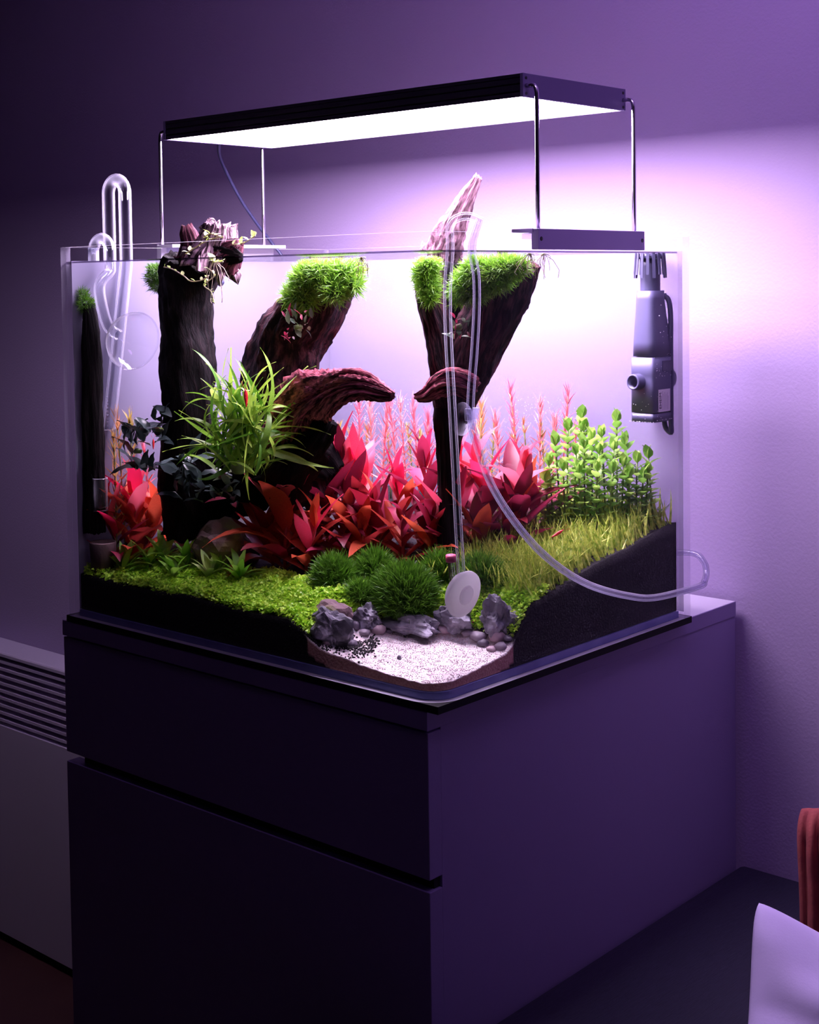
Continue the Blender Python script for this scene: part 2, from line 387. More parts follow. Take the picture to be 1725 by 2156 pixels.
for xx in (x0, x1-.012): box('side_panel', (xx, yf, -.487), (xx+.012, WY-.001, -.3426), M['radiator'], rad)

# ------------------------------------------------------------------ cabinet
CX0, CX1, CY0, CY1, CZ = -.618, -.0146, .0012, .6195, -.008
cab = thing('drawer_cabinet', 'plain grey-violet drawer cabinet carrying the aquarium', 'cabinet', (-.32, .31, FZ))
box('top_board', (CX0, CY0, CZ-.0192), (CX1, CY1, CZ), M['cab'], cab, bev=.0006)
box('top_surface', (CX0+.001, CY0+.001, CZ-.001), (CX1-.001, CY1-.001, CZ+.0002), M['cablit'], cab)
box('carcass', (CX0+.022, CY0+.0215, FZ), (CX1-.0012, CY1, CZ-.0192), M['cab'], cab)
for za, zb in ((-.1763, -.0295), (-.56, -.1885), (-.935, -.572)):
    d_ = box('drawer', (CX0+.0006, CY0+.0012, za), (CX1-.0004, CY0+.0208, zb), M['cab'], cab, bev=.0008)
    box('drawer_tray', (CX0+.03, CY0+.0216, za+.008), (CX1-.04, CY0+.0214+.002, zb-.01), M['dark'], d_)
box('handle_recess', (CX0+.024, CY0+.012, -.1885), (CX1-.004, CY0+.0212, -.1763), M['dark'], cab)
box('handle_recess', (CX0+.024, CY0+.012, -.572), (CX1-.004, CY0+.0212, -.56), M['dark'], cab)

# bed / sofa at the right with two cushions
bed = thing('daybed', 'low daybed in dark ribbed fabric right of the cabinet', 'bed', (.9, -.1, FZ))
box('mattress', (-.012, -.9, -.52), (1.7, WY-.002, -.355), M['bed'], bed, bev=.008)
box('bed_base', (-.008, -.88, FZ+.06), (1.68, WY-.01, -.52), M['bed'], bed, bev=.004)
for xx, yy in ((.02, -.85), (1.6, -.85), (.02, .5), (1.6, .5)): box('leg', (xx, yy, FZ), (xx+.05, yy+.05, FZ+.061), M['dark'], bed)
def cushion(name, A, B, C, D, th, m, label, ribs=0, n=40, seed=1, wr=.004, rib_h=.006):
    """A bottom left, B top left, C top right, D bottom right"""
    A, B, C, D = map(Vector, (A, B, C, D)); nrm = (D-A).cross(B-A).normalized(); v, f = [], []
    for side in (1, -1):
        for i in range(n+1):
            for j in range(n+1):
                s, t_ = i/n, j/n
                e = (1-(2*s-1)**4)*(1-(2*t_-1)**4); e = max(0, e)**.42
                pin = .012*((2*s-1)**2)*(1-(2*t_-1)**2); pin2 = .012*((2*t_-1)**2)*(1-(2*s-1)**2)
                s2 = s + (pin if s < .5 else -pin); t2 = t_ + (pin2 if t_ < .5 else -pin2)
                P = A*(1-s2)*(1-t2)+B*(1-s2)*t2+C*s2*t2+D*s2*(1-t2)
                P = (A+B+C+D)/4 + (P-(A+B+C+D)/4)*(1-.045*abs((2*s-1)*(2*t_-1))**7)
                h = th*e
                if ribs:
                    ph = s2*ribs + .18*noise.noise((s*2, t_*4, seed)); h += rib_h*e**.5*(abs(math.sin(math.pi*ph))**.6-.5)
                h += wr*e*noise.noise((s*4+seed, t_*5, seed)) + wr*2*e*noise.noise((s*1.7, t_*2+seed, 7))
                v.append(P + nrm*h*side)
    k = n+1
    for q, off in ((0, 0), (1, k*k)):
        for i in range(n):
            for j in range(n):
                a_ = off+i*k+j; b_ = a_+k; fc = (a_, b_, b_+1, a_+1)
                f.append(fc if q == 0 else fc[::-1])
    bm = bmesh.new(); vs = [bm.verts.new(p_) for p_ in v]; [bm.faces.new([vs[i] for i in ff]) for ff in f]
    bmesh.ops.remove_doubles(bm, verts=bm.verts, dist=1e-5); bm.verts.index_update()
    v = [tuple(q.co) for q in bm.verts]; f = [[q.index for q in ff.verts] for ff in bm.faces]; bm.free()
    o = mk(name, v, f, m, origin=(A+D)/2); return tag(o, label, 'cushion')
zb = -.352
A = at(1545, 2230, 1, .02); A.z = zb; TL = at(1586, 1884, 1, .17)
cushion('cushion', A, TL, TL+Vector((.25, .06, -.09)), A+Vector((.27, .06, 0)), .045, M['pillow'], 'crumpled lavender cotton cushion on the daybed, lower right corner', seed=3, wr=.016)
A = at(1686, 1960, 1, .30); A.z = zb+.001; TL = at(1674, 1690, 1, .34)
cushion('cushion', A, TL, TL+Vector((.30, .08, 0)), A+Vector((.30, .08, 0)), .05, M['cushion'], 'brick-red velvet cushion with wide ribs behind the lavender one', ribs=22, n=150, seed=8, rib_h=.018)

# ------------------------------------------------------------------ the tank
mat_ = box('foam_mat', (-L-.008, .001, CZ+.0003), (-.0005+.0, W+.004, .0), M['foam'])
mat_.location = (0, 0, 0); tag(mat_, 'thin black foam mat between aquarium and cabinet top', 'mat')
tank = thing('aquarium', 'rimless glass aquarium with bent front corner on the cabinet', 'aquarium', (-L/2, W/2, .0003))
RC, TH = .036, .008
def outline(ins, seg=12):
    """open path along the bent pane: from front left around the corner to the back right, inset by ins"""
    r = RC-ins; p = [(-L+0, ins)]
    for k in range(seg+1):
        a = -math.pi/2 + (math.pi/2)*k/seg
        p.append((-RC + r*math.cos(a), RC + r*math.sin(a)))
    p.append((-ins, W-.0125)); return p
def wallmesh(name, o1, o2, z0, z1, m, parent, mats=None):
    n = len(o1); v = [(x, y, z) for (pp, z) in ((o1, z0), (o1, z1), (o2, z1), (o2, z0)) for x, y in pp]; f, fm = [], []
    for i in range(n-1):
        f.append((i, i+1, n+i+1, n+i)); fm.append(0)
        f.append((n+i, n+i+1, 2*n+i+1, 2*n+i)); fm.append(1)
        f.append((2*n+i, 2*n+i+1, 3*n+i+1, 3*n+i)); fm.append(0)
        f.append((3*n+i, 3*n+i+1, i+1, i)); fm.append(1)
    f.append((0, n, 2*n, 3*n)); f.append((n-1, 4*n-1, 3*n-1, 2*n-1)); fm += [2, 2]
    o = mk(name, v, f, m, parent, mats=mats, fm=fm, smooth=False)
    return o
wallmesh('bent_pane', outline(0), outline(TH), .0003, H, None, tank, [M['glass'], M['glassedge'], M['glassend']])
def pane(name, a, b, edge_axis):
    v, f = boxv(a, b); fm = []
    for ff in f:
        pts = np.array([v[i] for i in ff]); fm.append(0 if np.ptp(pts[:, edge_axis]) < 1e-9 else 1 if np.ptp(pts[:, 2]) < 1e-9 else 2)
    return mk(name, v, f, None, tank, smooth=False, mats=[M['glass'], M['glassedge'], M['glassend']], fm=fm)
pane('back_pane', (-L, W-.0125, .0003), (0, W, H), 1)
pane('left_pane', (-L, TH+.0002, .0003), (-L+.009, W-.0127, H), 0)
def floorplan(ins, z0, z1):
    p = outline(ins); p = [(-L+.0095, ins)] + p[1:-1] + [(-ins, W-.0135), (-L+.0095, W-.0135)]
    n = len(p); v = [(x, y, z0) for x, y in p] + [(x, y, z1) for x, y in p]
    return p, n, v
p, n, v = floorplan(TH+.0004, .0003, .0083)
f = [(i, (i+1) % n, (i+1) % n+n, i+n) for i in range(n)] + [tuple(range(n-1, -1, -1)), tuple(range(n, 2*n))]
mk('base_pane', v, f, mat('base_glass_reflection', (.20, .21, .52), .2, col2=(.26, .28, .6)), tank, smooth=False)  # bluish reflection in the base glass put into an opaque colour
box('backing_film', (-L+.0096, W-.0137, .0086), (-.0015, W-.0131, WL+.001), M['film'], tank)
box('backing_film', (-L+.0093, TH+.001, .0086), (-L+.0098, W-.0140, WL+.001), M['mirrorfilm'], tank)  # added film, imitates the left pane mirroring the pale back
# water
p, n, v = floorplan(TH+.0012, .0086, WL)
p[0] = (-L+.0103, p[0][1]); p[-1] = (-L+.0103, W-.0145); p[-2] = (p[-2][0], W-.0145)
v = [(x, y, .0086) for x, y in p] + [(x, y, WL) for x, y in p]
f = [(i, (i+1) % n, (i+1) % n+n, i+n) for i in range(n)] + [tuple(range(n-1, -1, -1))]
# rippled top, finely divided, with a meniscus that climbs the glass
gx, gy = 60, 50; v2, f2 = [], []
for i in range(gx+1):
    for j in range(gy+1):
        x = -L+.0103 + (L-.0103-TH-.0012)*i/gx; y = TH+.0012 + (W-.0145-TH-.0012)*j/gy
        qx, qy = x+RC, y-RC
        if qx > 0 and qy < 0:
            rr = math.hypot(qx, qy); lim = RC-TH-.0012; g_ = max(abs(qx), abs(qy))
            if rr > 0:
                k_ = g_/rr
                x, y = -RC+qx*k_, RC+qy*k_
        v2.append((x, y, WL + .0006*noise.noise((x*30, y*30, 1))))
for i in range(gx):
    for j in range(gy):
        a_ = i*(gy+1)+j; f2.append((a_, a_+gy+1, a_+gy+2, a_+1))
V, F = join([(v, f), (v2, f2)])
fm = [0]*len(f)+[1]*len(f2)
wat = mk('water', V, F, None, None, mats=[M['water'], M['surface']], fm=fm, smooth=False, origin=(-L/2, W/2, .0086))
tag(wat, 'clear water filling the aquarium to just under the rim', 'water')

o1, o2 = outline(TH+.0003), outline(TH+.0022)
wallmesh('meniscus', o1, o2, WL-.0017, WL+.0002, None, wat, [clear('meniscus_refraction_dark', (.5, .46, .55), 1.33, .05)]*3)  # dark tint paints the refraction line at the water's edge
# substrate
gx, gy = 230, 190; i0 = TH+.0022
xs = np.linspace(-L+.0112, -i0, gx+1); ys = np.linspace(i0, W-.0152, gy+1)
v, f, sm, dp = [], [], [], {}
def corner(x, y):
    qx, qy = x+RC, y-RC
    if qx > 0 and qy < 0:
        rr = math.hypot(qx, qy)
        if rr > 0:
            k_ = max(abs(qx), abs(qy))/rr; x, y = -RC+qx*k_, RC+qy*k_
    return x, y
def sandmask(x, y, z=None):
    u = uval(x, y) + .10*noise.noise((x*35, y*35, 5)); return 1-sst(.93, 1.02, u)
for i in range(gx+1):
    for j in range(gy+1):
        x, y = corner(xs[i], ys[j]); edge = (j == 0 or i == gx)
        z = terrain(x, y) + .0016*noise.noise((x*120, y*120, 9)); s_ = sandmask(x, y)
        v.append((x, y, z)); sm.append(s_)
for i in range(gx):
    for j in range(gy):
        a_ = i*(gy+1)+j; f.append((a_, a_+gy+1, a_+gy+2, a_+1))
rim = [i*(gy+1) for i in range(gx+1)] + [gx*(gy+1)+j for j in range(1, gy+1)] + [i*(gy+1)+gy for i in range(gx-1, -1, -1)] + [j for j in range(gy-1, 0, -1)]
NL = 7; prev = rim
for l in range(1, NL+1):
    cur = []
    for q in rim:
        x, y, z = v[q]; zz = z + (.0090-z)*l/NL; cur.append(len(v)); v.append((x, y, zz))
        th = .018 + .008*noise.noise((x*20, y*20, 2))
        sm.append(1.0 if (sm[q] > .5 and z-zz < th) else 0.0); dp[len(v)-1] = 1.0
    for k in range(len(rim)): f.append((prev[k], cur[k], cur[(k+1) % len(rim)], prev[(k+1) % len(rim)]))
    prev = cur
f.append(tuple(prev))
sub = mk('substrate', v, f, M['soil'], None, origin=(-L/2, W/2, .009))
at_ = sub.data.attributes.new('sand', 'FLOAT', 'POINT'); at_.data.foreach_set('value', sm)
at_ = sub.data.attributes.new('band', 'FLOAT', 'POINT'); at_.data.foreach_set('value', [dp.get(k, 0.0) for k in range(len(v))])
tag(sub, 'black planting soil with a corner of pale pink sand, banked up inside the aquarium', 'soil')

# ------------------------------------------------------------------ stones, pebbles, granules
def rockv(c, r, seed, sub_=3, rough=.28, freq=1.1, flat=0.0):
    bm = bmesh.new(); bmesh.ops.create_icosphere(bm, subdivisions=sub_, radius=1); v = []
    for q in bm.verts:
        d = q.co.normalized(); k = 1 + rough*noise.noise(d*freq+Vector((seed*7.3, 0, 0))) + rough*.4*noise.noise(d*freq*3+Vector((0, seed*3.1, 0))) 
        if rough > .3: k += .12*abs(noise.noise(d*freq*6+Vector((seed, seed, 0))))
        e = Vector((d.x*r[0]*k, d.y*r[1]*k, max(d.z, -.6)*r[2]*k)); v.append(Vector(c)+e)
    bm.verts.index_update(); f = [tuple(q.index for q in ff.verts) for ff in bm.faces]; bm.free(); return v, f
def rock(name, px, py, wpx, hpx, m, label, cat, seed, lift=.3, depth=1.0, sub_=3, rough=.28, group=None, freq=1.1):
    P = ground(px, py+hpx/2*.75); s = mpp(P); r = (wpx/2*s, wpx/2*s*depth, hpx/2*s); c = P + Vector((0, 0, r[2]*lift))
    v, f = rockv((c.x, c.y, c.z), r, seed, sub_, rough, freq)
    lx = max(q.x for q in v)+.0105+.003; ly = min(q.y for q in v)-.0115
    dx = -max(0, lx); dy = max(0, -ly); v = [q+Vector((dx, dy, 0)) for q in v]
    o = mk(name, v, f, m, None, smooth=(rough < .3), origin=P+Vector((dx, dy, 0))); tag(o, label, cat, group); return o
rock('rock', 472, 1140, 150, 125, M['rock'], 'lumpy brown rock with moss patches behind the green carpet', 'rock', 4, .3, .8, 4, .5)
rock('stone', 688, 1312, 105, 88, M['stone'], 'grey veined slab stone at the left edge of the sand', 'stone', 11, .35, .5, 4, .6, freq=1.4)
rock('stone', 772, 1290, 64, 56, M['stone'], 'small peaked grey stone between carpet and sand', 'stone', 12, .3, .7, 4, .6, freq=1.6)
rock('stone', 860, 1306, 150, 46, M['stone'], 'long low grey stone behind the sand under the moss', 'stone', 13, .3, .4, 4, .5, freq=1.6)
rock('stone', 962, 1296, 96, 64, M['stone'], 'dark grey stone behind the white ceramic disc', 'stone', 14, .3, .6, 4, .5, freq=1.4)
rock('stone', 1062, 1296, 74, 92, M['stone'], 'pale grey veined stone leaning beside the right green carpet', 'stone', 15, .35, .8, 4, .55, freq=1.4)
rock('stone', 700, 1278, 80, 44, M['rock'], 'olive mossy stone lying above the veined slab stone', 'stone', 17, .3, .8, 3, .4)
PB = [(797,1322,34,24,'pebblepink','rounded pink-grey pebble under the long low stone, left end'),(768,1330,26,16,'pebble','grey pebble between the peaked stone and the sand'),
 (820,1327,16,12,'pebbledark','tiny dark pebble beside the rounded pink-grey one'),(862,1325,40,10,'pebble','flat wide pebble at the middle of the rear sand edge'),
 (936,1322,32,22,'pebblepink','pink-grey pebble left below the ceramic disc'),(915,1330,16,12,'pebbledark','tiny dark pebble left of the pink-grey one below the disc'),
 (960,1325,14,12,'pebbledark','tiny dark pebble straight below the ceramic disc'),(985,1330,26,16,'pebble','grey pebble right below the ceramic disc'),
 (1008,1338,40,24,'pebble','blunt grey pebble leading the right pebble heap'),(1047,1335,40,30,'pebblepink','largest pink pebble of the right pebble heap'),
 (1018,1352,26,18,'pebbledark','dark pebble in front of the largest pink pebble'),(1055,1358,28,22,'pebble','grey pebble at the foot of the largest pink pebble'),
 (1035,1364,24,14,'pebblepink','low pink pebble nearest the sand in the right heap'),(1080,1345,22,14,'pebbledark','dark pebble at the right end of the heap'),
 (742,1353,26,18,'pebbledark','dark angular pebble beside the black granules'),(690,1350,26,14,'pebblepink','pink pebble below the veined slab stone'),
 (706,1348,24,12,'pebble','grey pebble below the veined slab stone'),(841,1384,10,13,'pebbledark','lone dark pebble standing on the open sand'),
 (750,1314,18,24,'pebbledark','upright dark pebble between slab and peaked stone'),(722,1338,50,26,'pebbledark','wide dark pebble leaning on the veined slab stone'),
 (1066,1322,20,18,'pebblepink','small pink pebble leaning on the pale veined stone'),(384,1226,8,8,'pebblepink','tiny cream crumb lying on the left green carpet')]
for k, (a_, b_, c_, d_, mm, lb) in enumerate(PB):
    rock('pebble', a_, b_, c_, d_, M[mm], lb, 'pebble', 30+k, .35, .9, 2, .22)
rg = np.random.default_rng(5)
def octa(): return [(1,0,0),(-1,0,0),(0,1,0),(0,-1,0),(0,0,1),(0,0,-1)], [(0,2,4),(2,1,4),(1,3,4),(3,0,4),(2,0,5),(1,2,5),(3,1,5),(0,3,5)]
def granules(label, cl, n_, seed):
    P = []; r_ = random.Random(seed)
    while len(P) < n_:
        cx, cy, sx_, sy_ = r_.choice(cl); px, py = r_.gauss(cx, sx_), r_.gauss(cy, sy_); G = ground(px, py)
        if G.x < -.0115 and G.y > .0115: P.append(G+Vector((0, 0, .0008)))
    tv, tf = octa(); o = scatter('soil_granules', tv, np.array(tf), P, [(r_.gauss(0,1), r_.gauss(0,1), 1) for _ in P], [r_.uniform(.0009, .0018) for _ in P], M['grain'], None, rg, origin=P[0])
    return tag(o, label, 'soil', kind='stuff')
granules('loose black soil granules spilled on the left of the sand', [(765,1370,14,9),(740,1362,14,8),(715,1345,18,9),(690,1358,22,10),(785,1355,9,6),(655,1350,12,8)], 620, 2)
granules('few black soil granules scattered over the open sand', [(730,1390,25,10),(800,1350,25,15),(760,1395,30,12)], 16, 3)
# pale coarse grains on the sand
P = []; r_ = random.Random(9)
while len(P) < 2600:
    x, y = corner(-r_.uniform(.011, .19), r_.uniform(.011, .145))
    if uval(x, y) < .95: P.append((x, y, terrain(x, y)+.0003))
tv, tf = octa(); o = scatter('sand_grains', tv, np.array(tf), P, [(r_.gauss(0,1), r_.gauss(0,1), 1) for _ in P], [r_.uniform(.0004, .0009) for _ in P], mat('pale_grain', (.8,.6,.62), .8, col2=(.95,.88,.86), nscale=300), None, rg, origin=P[0])
tag(o, 'coarse pale pink grains lying on the sand corner', 'sand', kind='stuff')

# ------------------------------------------------------------------ driftwood
def wood(name, pts, m, parent, seed=1, seg=40, ridge=.16, per=10, jag=.25, twist=1.0, flat=None, knot=.18, rough=.05):
    """pts: (px, py, plane y, radius in px)"""
    Q = []
    for (px, py, dy, rp) in pts:
        P = at(px, py, 1, dy); Q.append((P.x, P.y, P.z, rp*mpp(P)))
    S_ = smoothpath(Q, per); fr = frames([s[:3] for s in S_]); v, f, gr = [], [], []; n_ = len(fr); ln = 0
    for i, (p, T, nn, bb) in enumerate(fr):
        if i: ln += (p-fr[i-1][0]).length
        r0 = S_[i][3]
        for k in range(seg):
            a = 2*math.pi*k/seg; ca, sa = math.cos(a+twist*ln*4), math.sin(a+twist*ln*4)
            g_ = noise.noise((ca*3.2, sa*3.2, ln*9+seed)) * ridge * 1.2 + noise.noise((ca*8, sa*8, ln*14+seed*3)) * ridge * .8
            g_ += knot*noise.noise((ca*1.1+seed, sa*1.1, ln*22)) - ridge*.7*abs(noise.noise((ca*5+3, sa*5, ln*6+seed)))
            g_ += rough*(noise.noise((ca*6, sa*6, ln*90+seed)) + .6*noise.noise((ca*14, sa*14, ln*220+seed)))
            rr = r0*(1+g_); ex = 0
            if i == 0 or i == n_-1:
                ex = jag*r0*noise.noise((ca*4, sa*4, seed+i)) * (1 if i else -1)
            if flat: pass
            v.append(p + (nn*math.cos(a) + bb*math.sin(a))*rr + T*ex); gr += [ca+.05*math.sin(ln*90+seed), sa, ln*6+seed]
    for i in range(n_-1):
        for k in range(seg):
            a, c = i*seg+k, i*seg+(k+1) % seg; f.append((a, c, c+seg, a+seg))
    for e in (0, n_-1):
        c0 = len(v); v.append(fr[e][0] - fr[e][1]*(0 if e == 0 else .15*S_[e][3])); gr += [0, 0, ln+seed]
        for k in range(seg):
            a, c = e*seg+k, e*seg+(k+1) % seg; f.append((c, a, c0) if e == 0 else (a, c, c0))
    o = mk(name, v, f, m, parent); A_ = o.data.attributes.new('grain', 'FLOAT_VECTOR', 'POINT'); A_.data.foreach_set('vector', gr); return o
MOSS = blade_t(3, .06, .55)
def moss_on(parent, spots, n_, ln, m, seed, name='moss', up=.3, dirs=None):
    """spots: (px, py, plane y, radius px) blobs; strands grow from their outside"""
    rng = np.random.default_rng(seed); P, Z = [], []
    tot = sum(s[3]**2 for s in spots)
    for (px, py, dy, rp) in spots:
        C = at(px, py, 1, dy); r = rp*mpp(C); k = int(n_*rp*rp/tot)
        d = rng.normal(size=(k, 3)); d /= np.linalg.norm(d, axis=1)[:, None]
        pos = np.array(C) + d*r*rng.uniform(.75, 1.0, size=(k, 1)); P.append(pos); Z.append(d + rng.normal(size=(k, 3))*.45 + [0, 0, up])
    P = np.concatenate(P); Z = np.concatenate(Z); ok = (P[:, 2] < WL-.003); P, Z = P[ok], Z[ok]
    s = rng.uniform(.5, 1.1, len(P))*ln; s = np.minimum(s, np.maximum(.001, (WL-.001-P[:, 2])/1.0))
    o = scatter(name, MOSS[0], np.array(MOSS[1]), P, Z, s, m, parent, rng); return o
def blob(parent, spots, m, name='moss_core', seed=1):
    parts = []
    for k, (px, py, dy, rp) in enumerate(spots):
        C = at(px, py, 1, dy); r = rp*mpp(C)*.9; vv, ff = rockv((C.x, C.y, C.z), (r, r, r), seed+k, 2, .25)
        vv = [Vector((q.x, q.y, min(q.z, WL-.002))) for q in vv]; parts.append((vv, ff))
    V, F = join(parts); return mk(name, V, F, m, parent)
M['mosscore'] = mat('moss_core_green', (.03, .08, .01), .9, col2=(.08, .2, .02), nscale=150)

dy = .10
base = ground(400, 1110)
t1 = thing('driftwood', 'thick near-black upright driftwood trunk at left, breaking the water surface', 'driftwood', base)
wood('trunk', [(402, 1120, dy+.02, 62), (400, 1000, dy+.01, 60), (398, 880, dy, 57), (396, 760, dy, 56), (392, 690, dy, 53), (394, 610, dy, 58), (398, 575, dy, 60), (404, 553, dy, 56)], M['wooddark'], t1, seed=2, ridge=.11, knot=.12)
wood('snag', [(440, 556, dy, 64), (446, 535, dy, 56), (452, 512, dy, 38), (460, 492, dy, 36), (464, 474, dy, 30)], M['woodpink2'], t1, seed=5, ridge=.32, jag=.8, per=8, rough=.12)
wood('water_line_shelf', [(392, 536, dy, 16), (425, 532, dy, 22), (465, 534, dy, 22), (492, 538, dy, 17), (508, 541, dy, 8)], M['wooddark'], t1, seed=9, ridge=.35, rough=.15)
wood('snag', [(410, 545, dy-.01, 34), (402, 510, dy-.01, 20), (396, 490, dy-.01, 17), (393, 476, dy-.01, 12)], M['woodstub'], t1, seed=6, ridge=.22, jag=.7, per=6)
wood('snag', [(470, 545, dy+.005, 40), (492, 524, dy+.005, 24), (502, 512, dy+.005, 12)], M['woodstub'], t1, seed=7, ridge=.25, jag=.7, per=6)
sp = [(330, 575, dy-.01, 16), (325, 556, dy-.01, 14), (334, 600, dy-.01, 13), (322, 590, dy-.01, 10)]
moss_on(t1, sp, 1300, .011, M['moss'], 3)

dy = .20
base = ground(650, 1140)
t2 = thing('driftwood', 'leaning dark driftwood trunk with a moss cap and a red-brown side branch', 'driftwood', base)
wood('trunk', [(650, 1060, dy-.01, 62), (640, 960, dy, 66), (600, 860, dy, 78), (595, 780, dy, 78), (622, 700, dy, 72), (665, 640, dy, 66), (690, 590, dy, 60), (700, 552, dy, 50)], M['wood'], t2, seed=11, ridge=.13, seg=48)
wood('side_branch', [(572, 968, dy-.06, 30), (604, 905, dy-.07, 44), (645, 852, dy-.08, 52), (692, 826, dy-.085, 44), (738, 812, dy-.09, 32), (775, 814, dy-.09, 26), (806, 827, dy-.09, 18), (827, 834, dy-.09, 9)], M['woodred'], t2, seed=14, ridge=.42, seg=72, per=16, knot=.3, jag=.3, twist=2.5, rough=.12)
wood('shadow_mass', [(590, 1010, .135, 60), (640, 945, .135, 50), (675, 910, .135, 30), (698, 885, .14, 16)], M['wooddark'], t2, seed=19, ridge=.4, rough=.16)  # dark lump added as the shadow under the side branch
wood('root_mass', [(400, 1085, .135, 46), (470, 1030, .15, 70), (545, 975, .16, 84), (610, 945, .17, 78), (665, 960, .19, 52), (705, 1000, .2, 30)], M['wooddark'], t2, seed=17, ridge=.3, rough=.1)
sp = [(690, 575, dy-.03, 42), (655, 590, dy-.035, 38), (728, 572, dy-.03, 34), (640, 618, dy-.04, 34), (618, 626, dy-.04, 20), (670, 560, dy-.03, 34), (705, 610, dy-.045, 26), (745, 600, dy-.035, 17)]
blob(t2, sp, M['mosscore'], seed=3); moss_on(t2, sp, 9000, .013, M['mossbright'], 4)
dy = .235
base = ground(945, 1170)
t3 = thing('driftwood', 'dark driftwood standing on one narrow foot behind the hoses, tip above the water', 'driftwood', base)
wood('foot', [(948, 1175, dy-.01, 24), (946, 1050, dy, 24), (945, 950, dy, 26), (950, 880, dy, 34), (958, 820, dy, 44)], M['wooddark'], t3, seed=21, ridge=.14)
wood('left_fork', [(950, 850, dy-.005, 40), (940, 780, dy-.01, 36), (925, 700, dy-.015, 33), (912, 640, dy-.02, 33), (905, 590, dy-.02, 30), (902, 552, dy-.02, 26)], M['wood'], t3, seed=22, ridge=.15)
wood('right_fork', [(955, 850, dy, 42), (975, 800, dy, 50), (1000, 730, dy, 56), (1030, 670, dy, 58), (1058, 610, dy, 60), (1085, 555, dy, 46)], M['wood'], t3, seed=23, ridge=.15)
wood('outer_fork', [(985, 850, dy+.02, 18), (1018, 780, dy+.02, 20), (1060, 700, dy+.02, 22), (1095, 620, dy+.02, 22), (1122, 556, dy+.02, 16)], M['woodstub'], t3, seed=24, ridge=.2)
wood('web', [(952, 760, dy+.01, 30), (955, 700, dy+.012, 40), (965, 660, dy+.012, 46), (972, 610, dy+.012, 50), (975, 555, dy+.012, 40)], M['wooddark'], t3, seed=27, ridge=.12)
wood('red_knot', [(1000, 822, dy-.05, 26), (960, 805, dy-.06, 30), (925, 812, dy-.065, 26), (900, 828, dy-.07, 18), (878, 834, dy-.07, 9)], M['woodred'], t3, seed=25, ridge=.42, seg=64, per=14, knot=.4, rough=.14)
wood('tip', [(930, 545, dy+.02, 36), (945, 500, dy+.02, 30), (960, 465, dy+.02, 25), (980, 425, dy+.02, 19), (996, 395, dy+.02, 12), (1008, 372, dy+.02, 8)], M['woodpink'], t3, seed=26, ridge=.45, jag=1.2, rough=.15)
sp = [(895, 575, dy-.04, 20), (900, 600, dy-.04, 20), (903, 556, dy-.04, 20), (905, 625, dy-.04, 13)]
blob(t3, sp, M['mosscore'], seed=5); moss_on(t3, sp, 3000, .011, M['mossbright'], 5)
sp = [(985, 600, dy-.055, 28), (1010, 575, dy-.055, 32), (1045, 580, dy-.055, 30), (1070, 565, dy-.055, 22), (965, 620, dy-.055, 16), (1090, 560, dy-.05, 18), (1000, 612, dy-.055, 22)]
blob(t3, sp, M['mosscore'], seed=6); moss_on(t3, sp, 7500, .012, M['mossbright'], 6)
# a log added for the wood's dark reflection in the left end pane
t4 = thing('driftwood', 'dim dark driftwood log standing in for the reflection in the left end pane', 'driftwood', ground(185, 1110))
def ypl(px, x): return at(px, 800, 0, x).y
wood('trunk', [(198, 1120, .029, 22), (196, 900, .029, 23), (194, 780, .028, 22), (192, 700, .027, 18), (186, 640, .026, 11)], M['wooddark'], t4, seed=31, ridge=.12)
sp = [(180, 640, .024, 13), (172, 622, .024, 10)]
moss_on(t4, sp, 800, .009, M['moss'], 8)

# ------------------------------------------------------------------ plants
LR = {}
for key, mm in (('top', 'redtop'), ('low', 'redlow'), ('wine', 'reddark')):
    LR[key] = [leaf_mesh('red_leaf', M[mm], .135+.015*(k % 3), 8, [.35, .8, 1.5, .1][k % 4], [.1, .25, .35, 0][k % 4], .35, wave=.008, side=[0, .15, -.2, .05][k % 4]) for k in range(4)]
CNT = {}
def inside(P, margin=.013):
    return -L+.012 < P.x < -margin and margin < P.y < W-.018 and P.z < WL-.002
def leafy(label, px, py, top, leaf_px, seed, pal=('top', 'low'), npair=6, lean=(0, 0), group='red broad-leaved plants', name='red_leafy_plant', base=None, clampz=True):
    r = random.Random(seed); B = base if base is not None else ground(px, py); s = mpp(B); leaf_px *= 1.3; h = max(.02, (py-top)*s - leaf_px*s*.55)
    T = thing(name, label, 'plant', B, group)
    pts = [B + Vector((lean[0]*t*t*h, lean[1]*t*t*h, h*t)) for t in [k/8 for k in range(9)]]
    tube('stem', pts, [.0022-.0008*k/8 for k in range(9)], M['redstem'], T, 6)
    az0 = r.uniform(0, 3)
    for k in range(npair+1):
        t = (k+.3)/(npair+.3); P = pts[min(8, int(t*8))]
        for q in range(2 if k < npair else 3):
            az = az0 + k*1.57 + q*(math.pi if k < npair else 2.09) + r.uniform(-.35, .35)
            el = .38 + 1.0*t**1.1 + r.uniform(-.18, .18); ln = leaf_px*s*(.75+.45*math.sin(math.pi*min(1, t*.8+.2)))*r.uniform(.8, 1.2)
            d = Vector((math.cos(az)*math.cos(el), math.sin(az)*math.cos(el), math.sin(el)))
            for tr_ in range(8):
                E_ = P + d*ln
                if inside(E_, .016): break
                if E_.x > -.016: d.x -= .25
                if E_.y < .016: d.y += .25
                if E_.x < -L+.012: d.x += .25
                if E_.y > W-.018: d.y -= .25
                d.normalize(); ln *= .95
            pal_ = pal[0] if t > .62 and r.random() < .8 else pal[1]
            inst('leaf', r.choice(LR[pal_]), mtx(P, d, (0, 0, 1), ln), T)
    return T
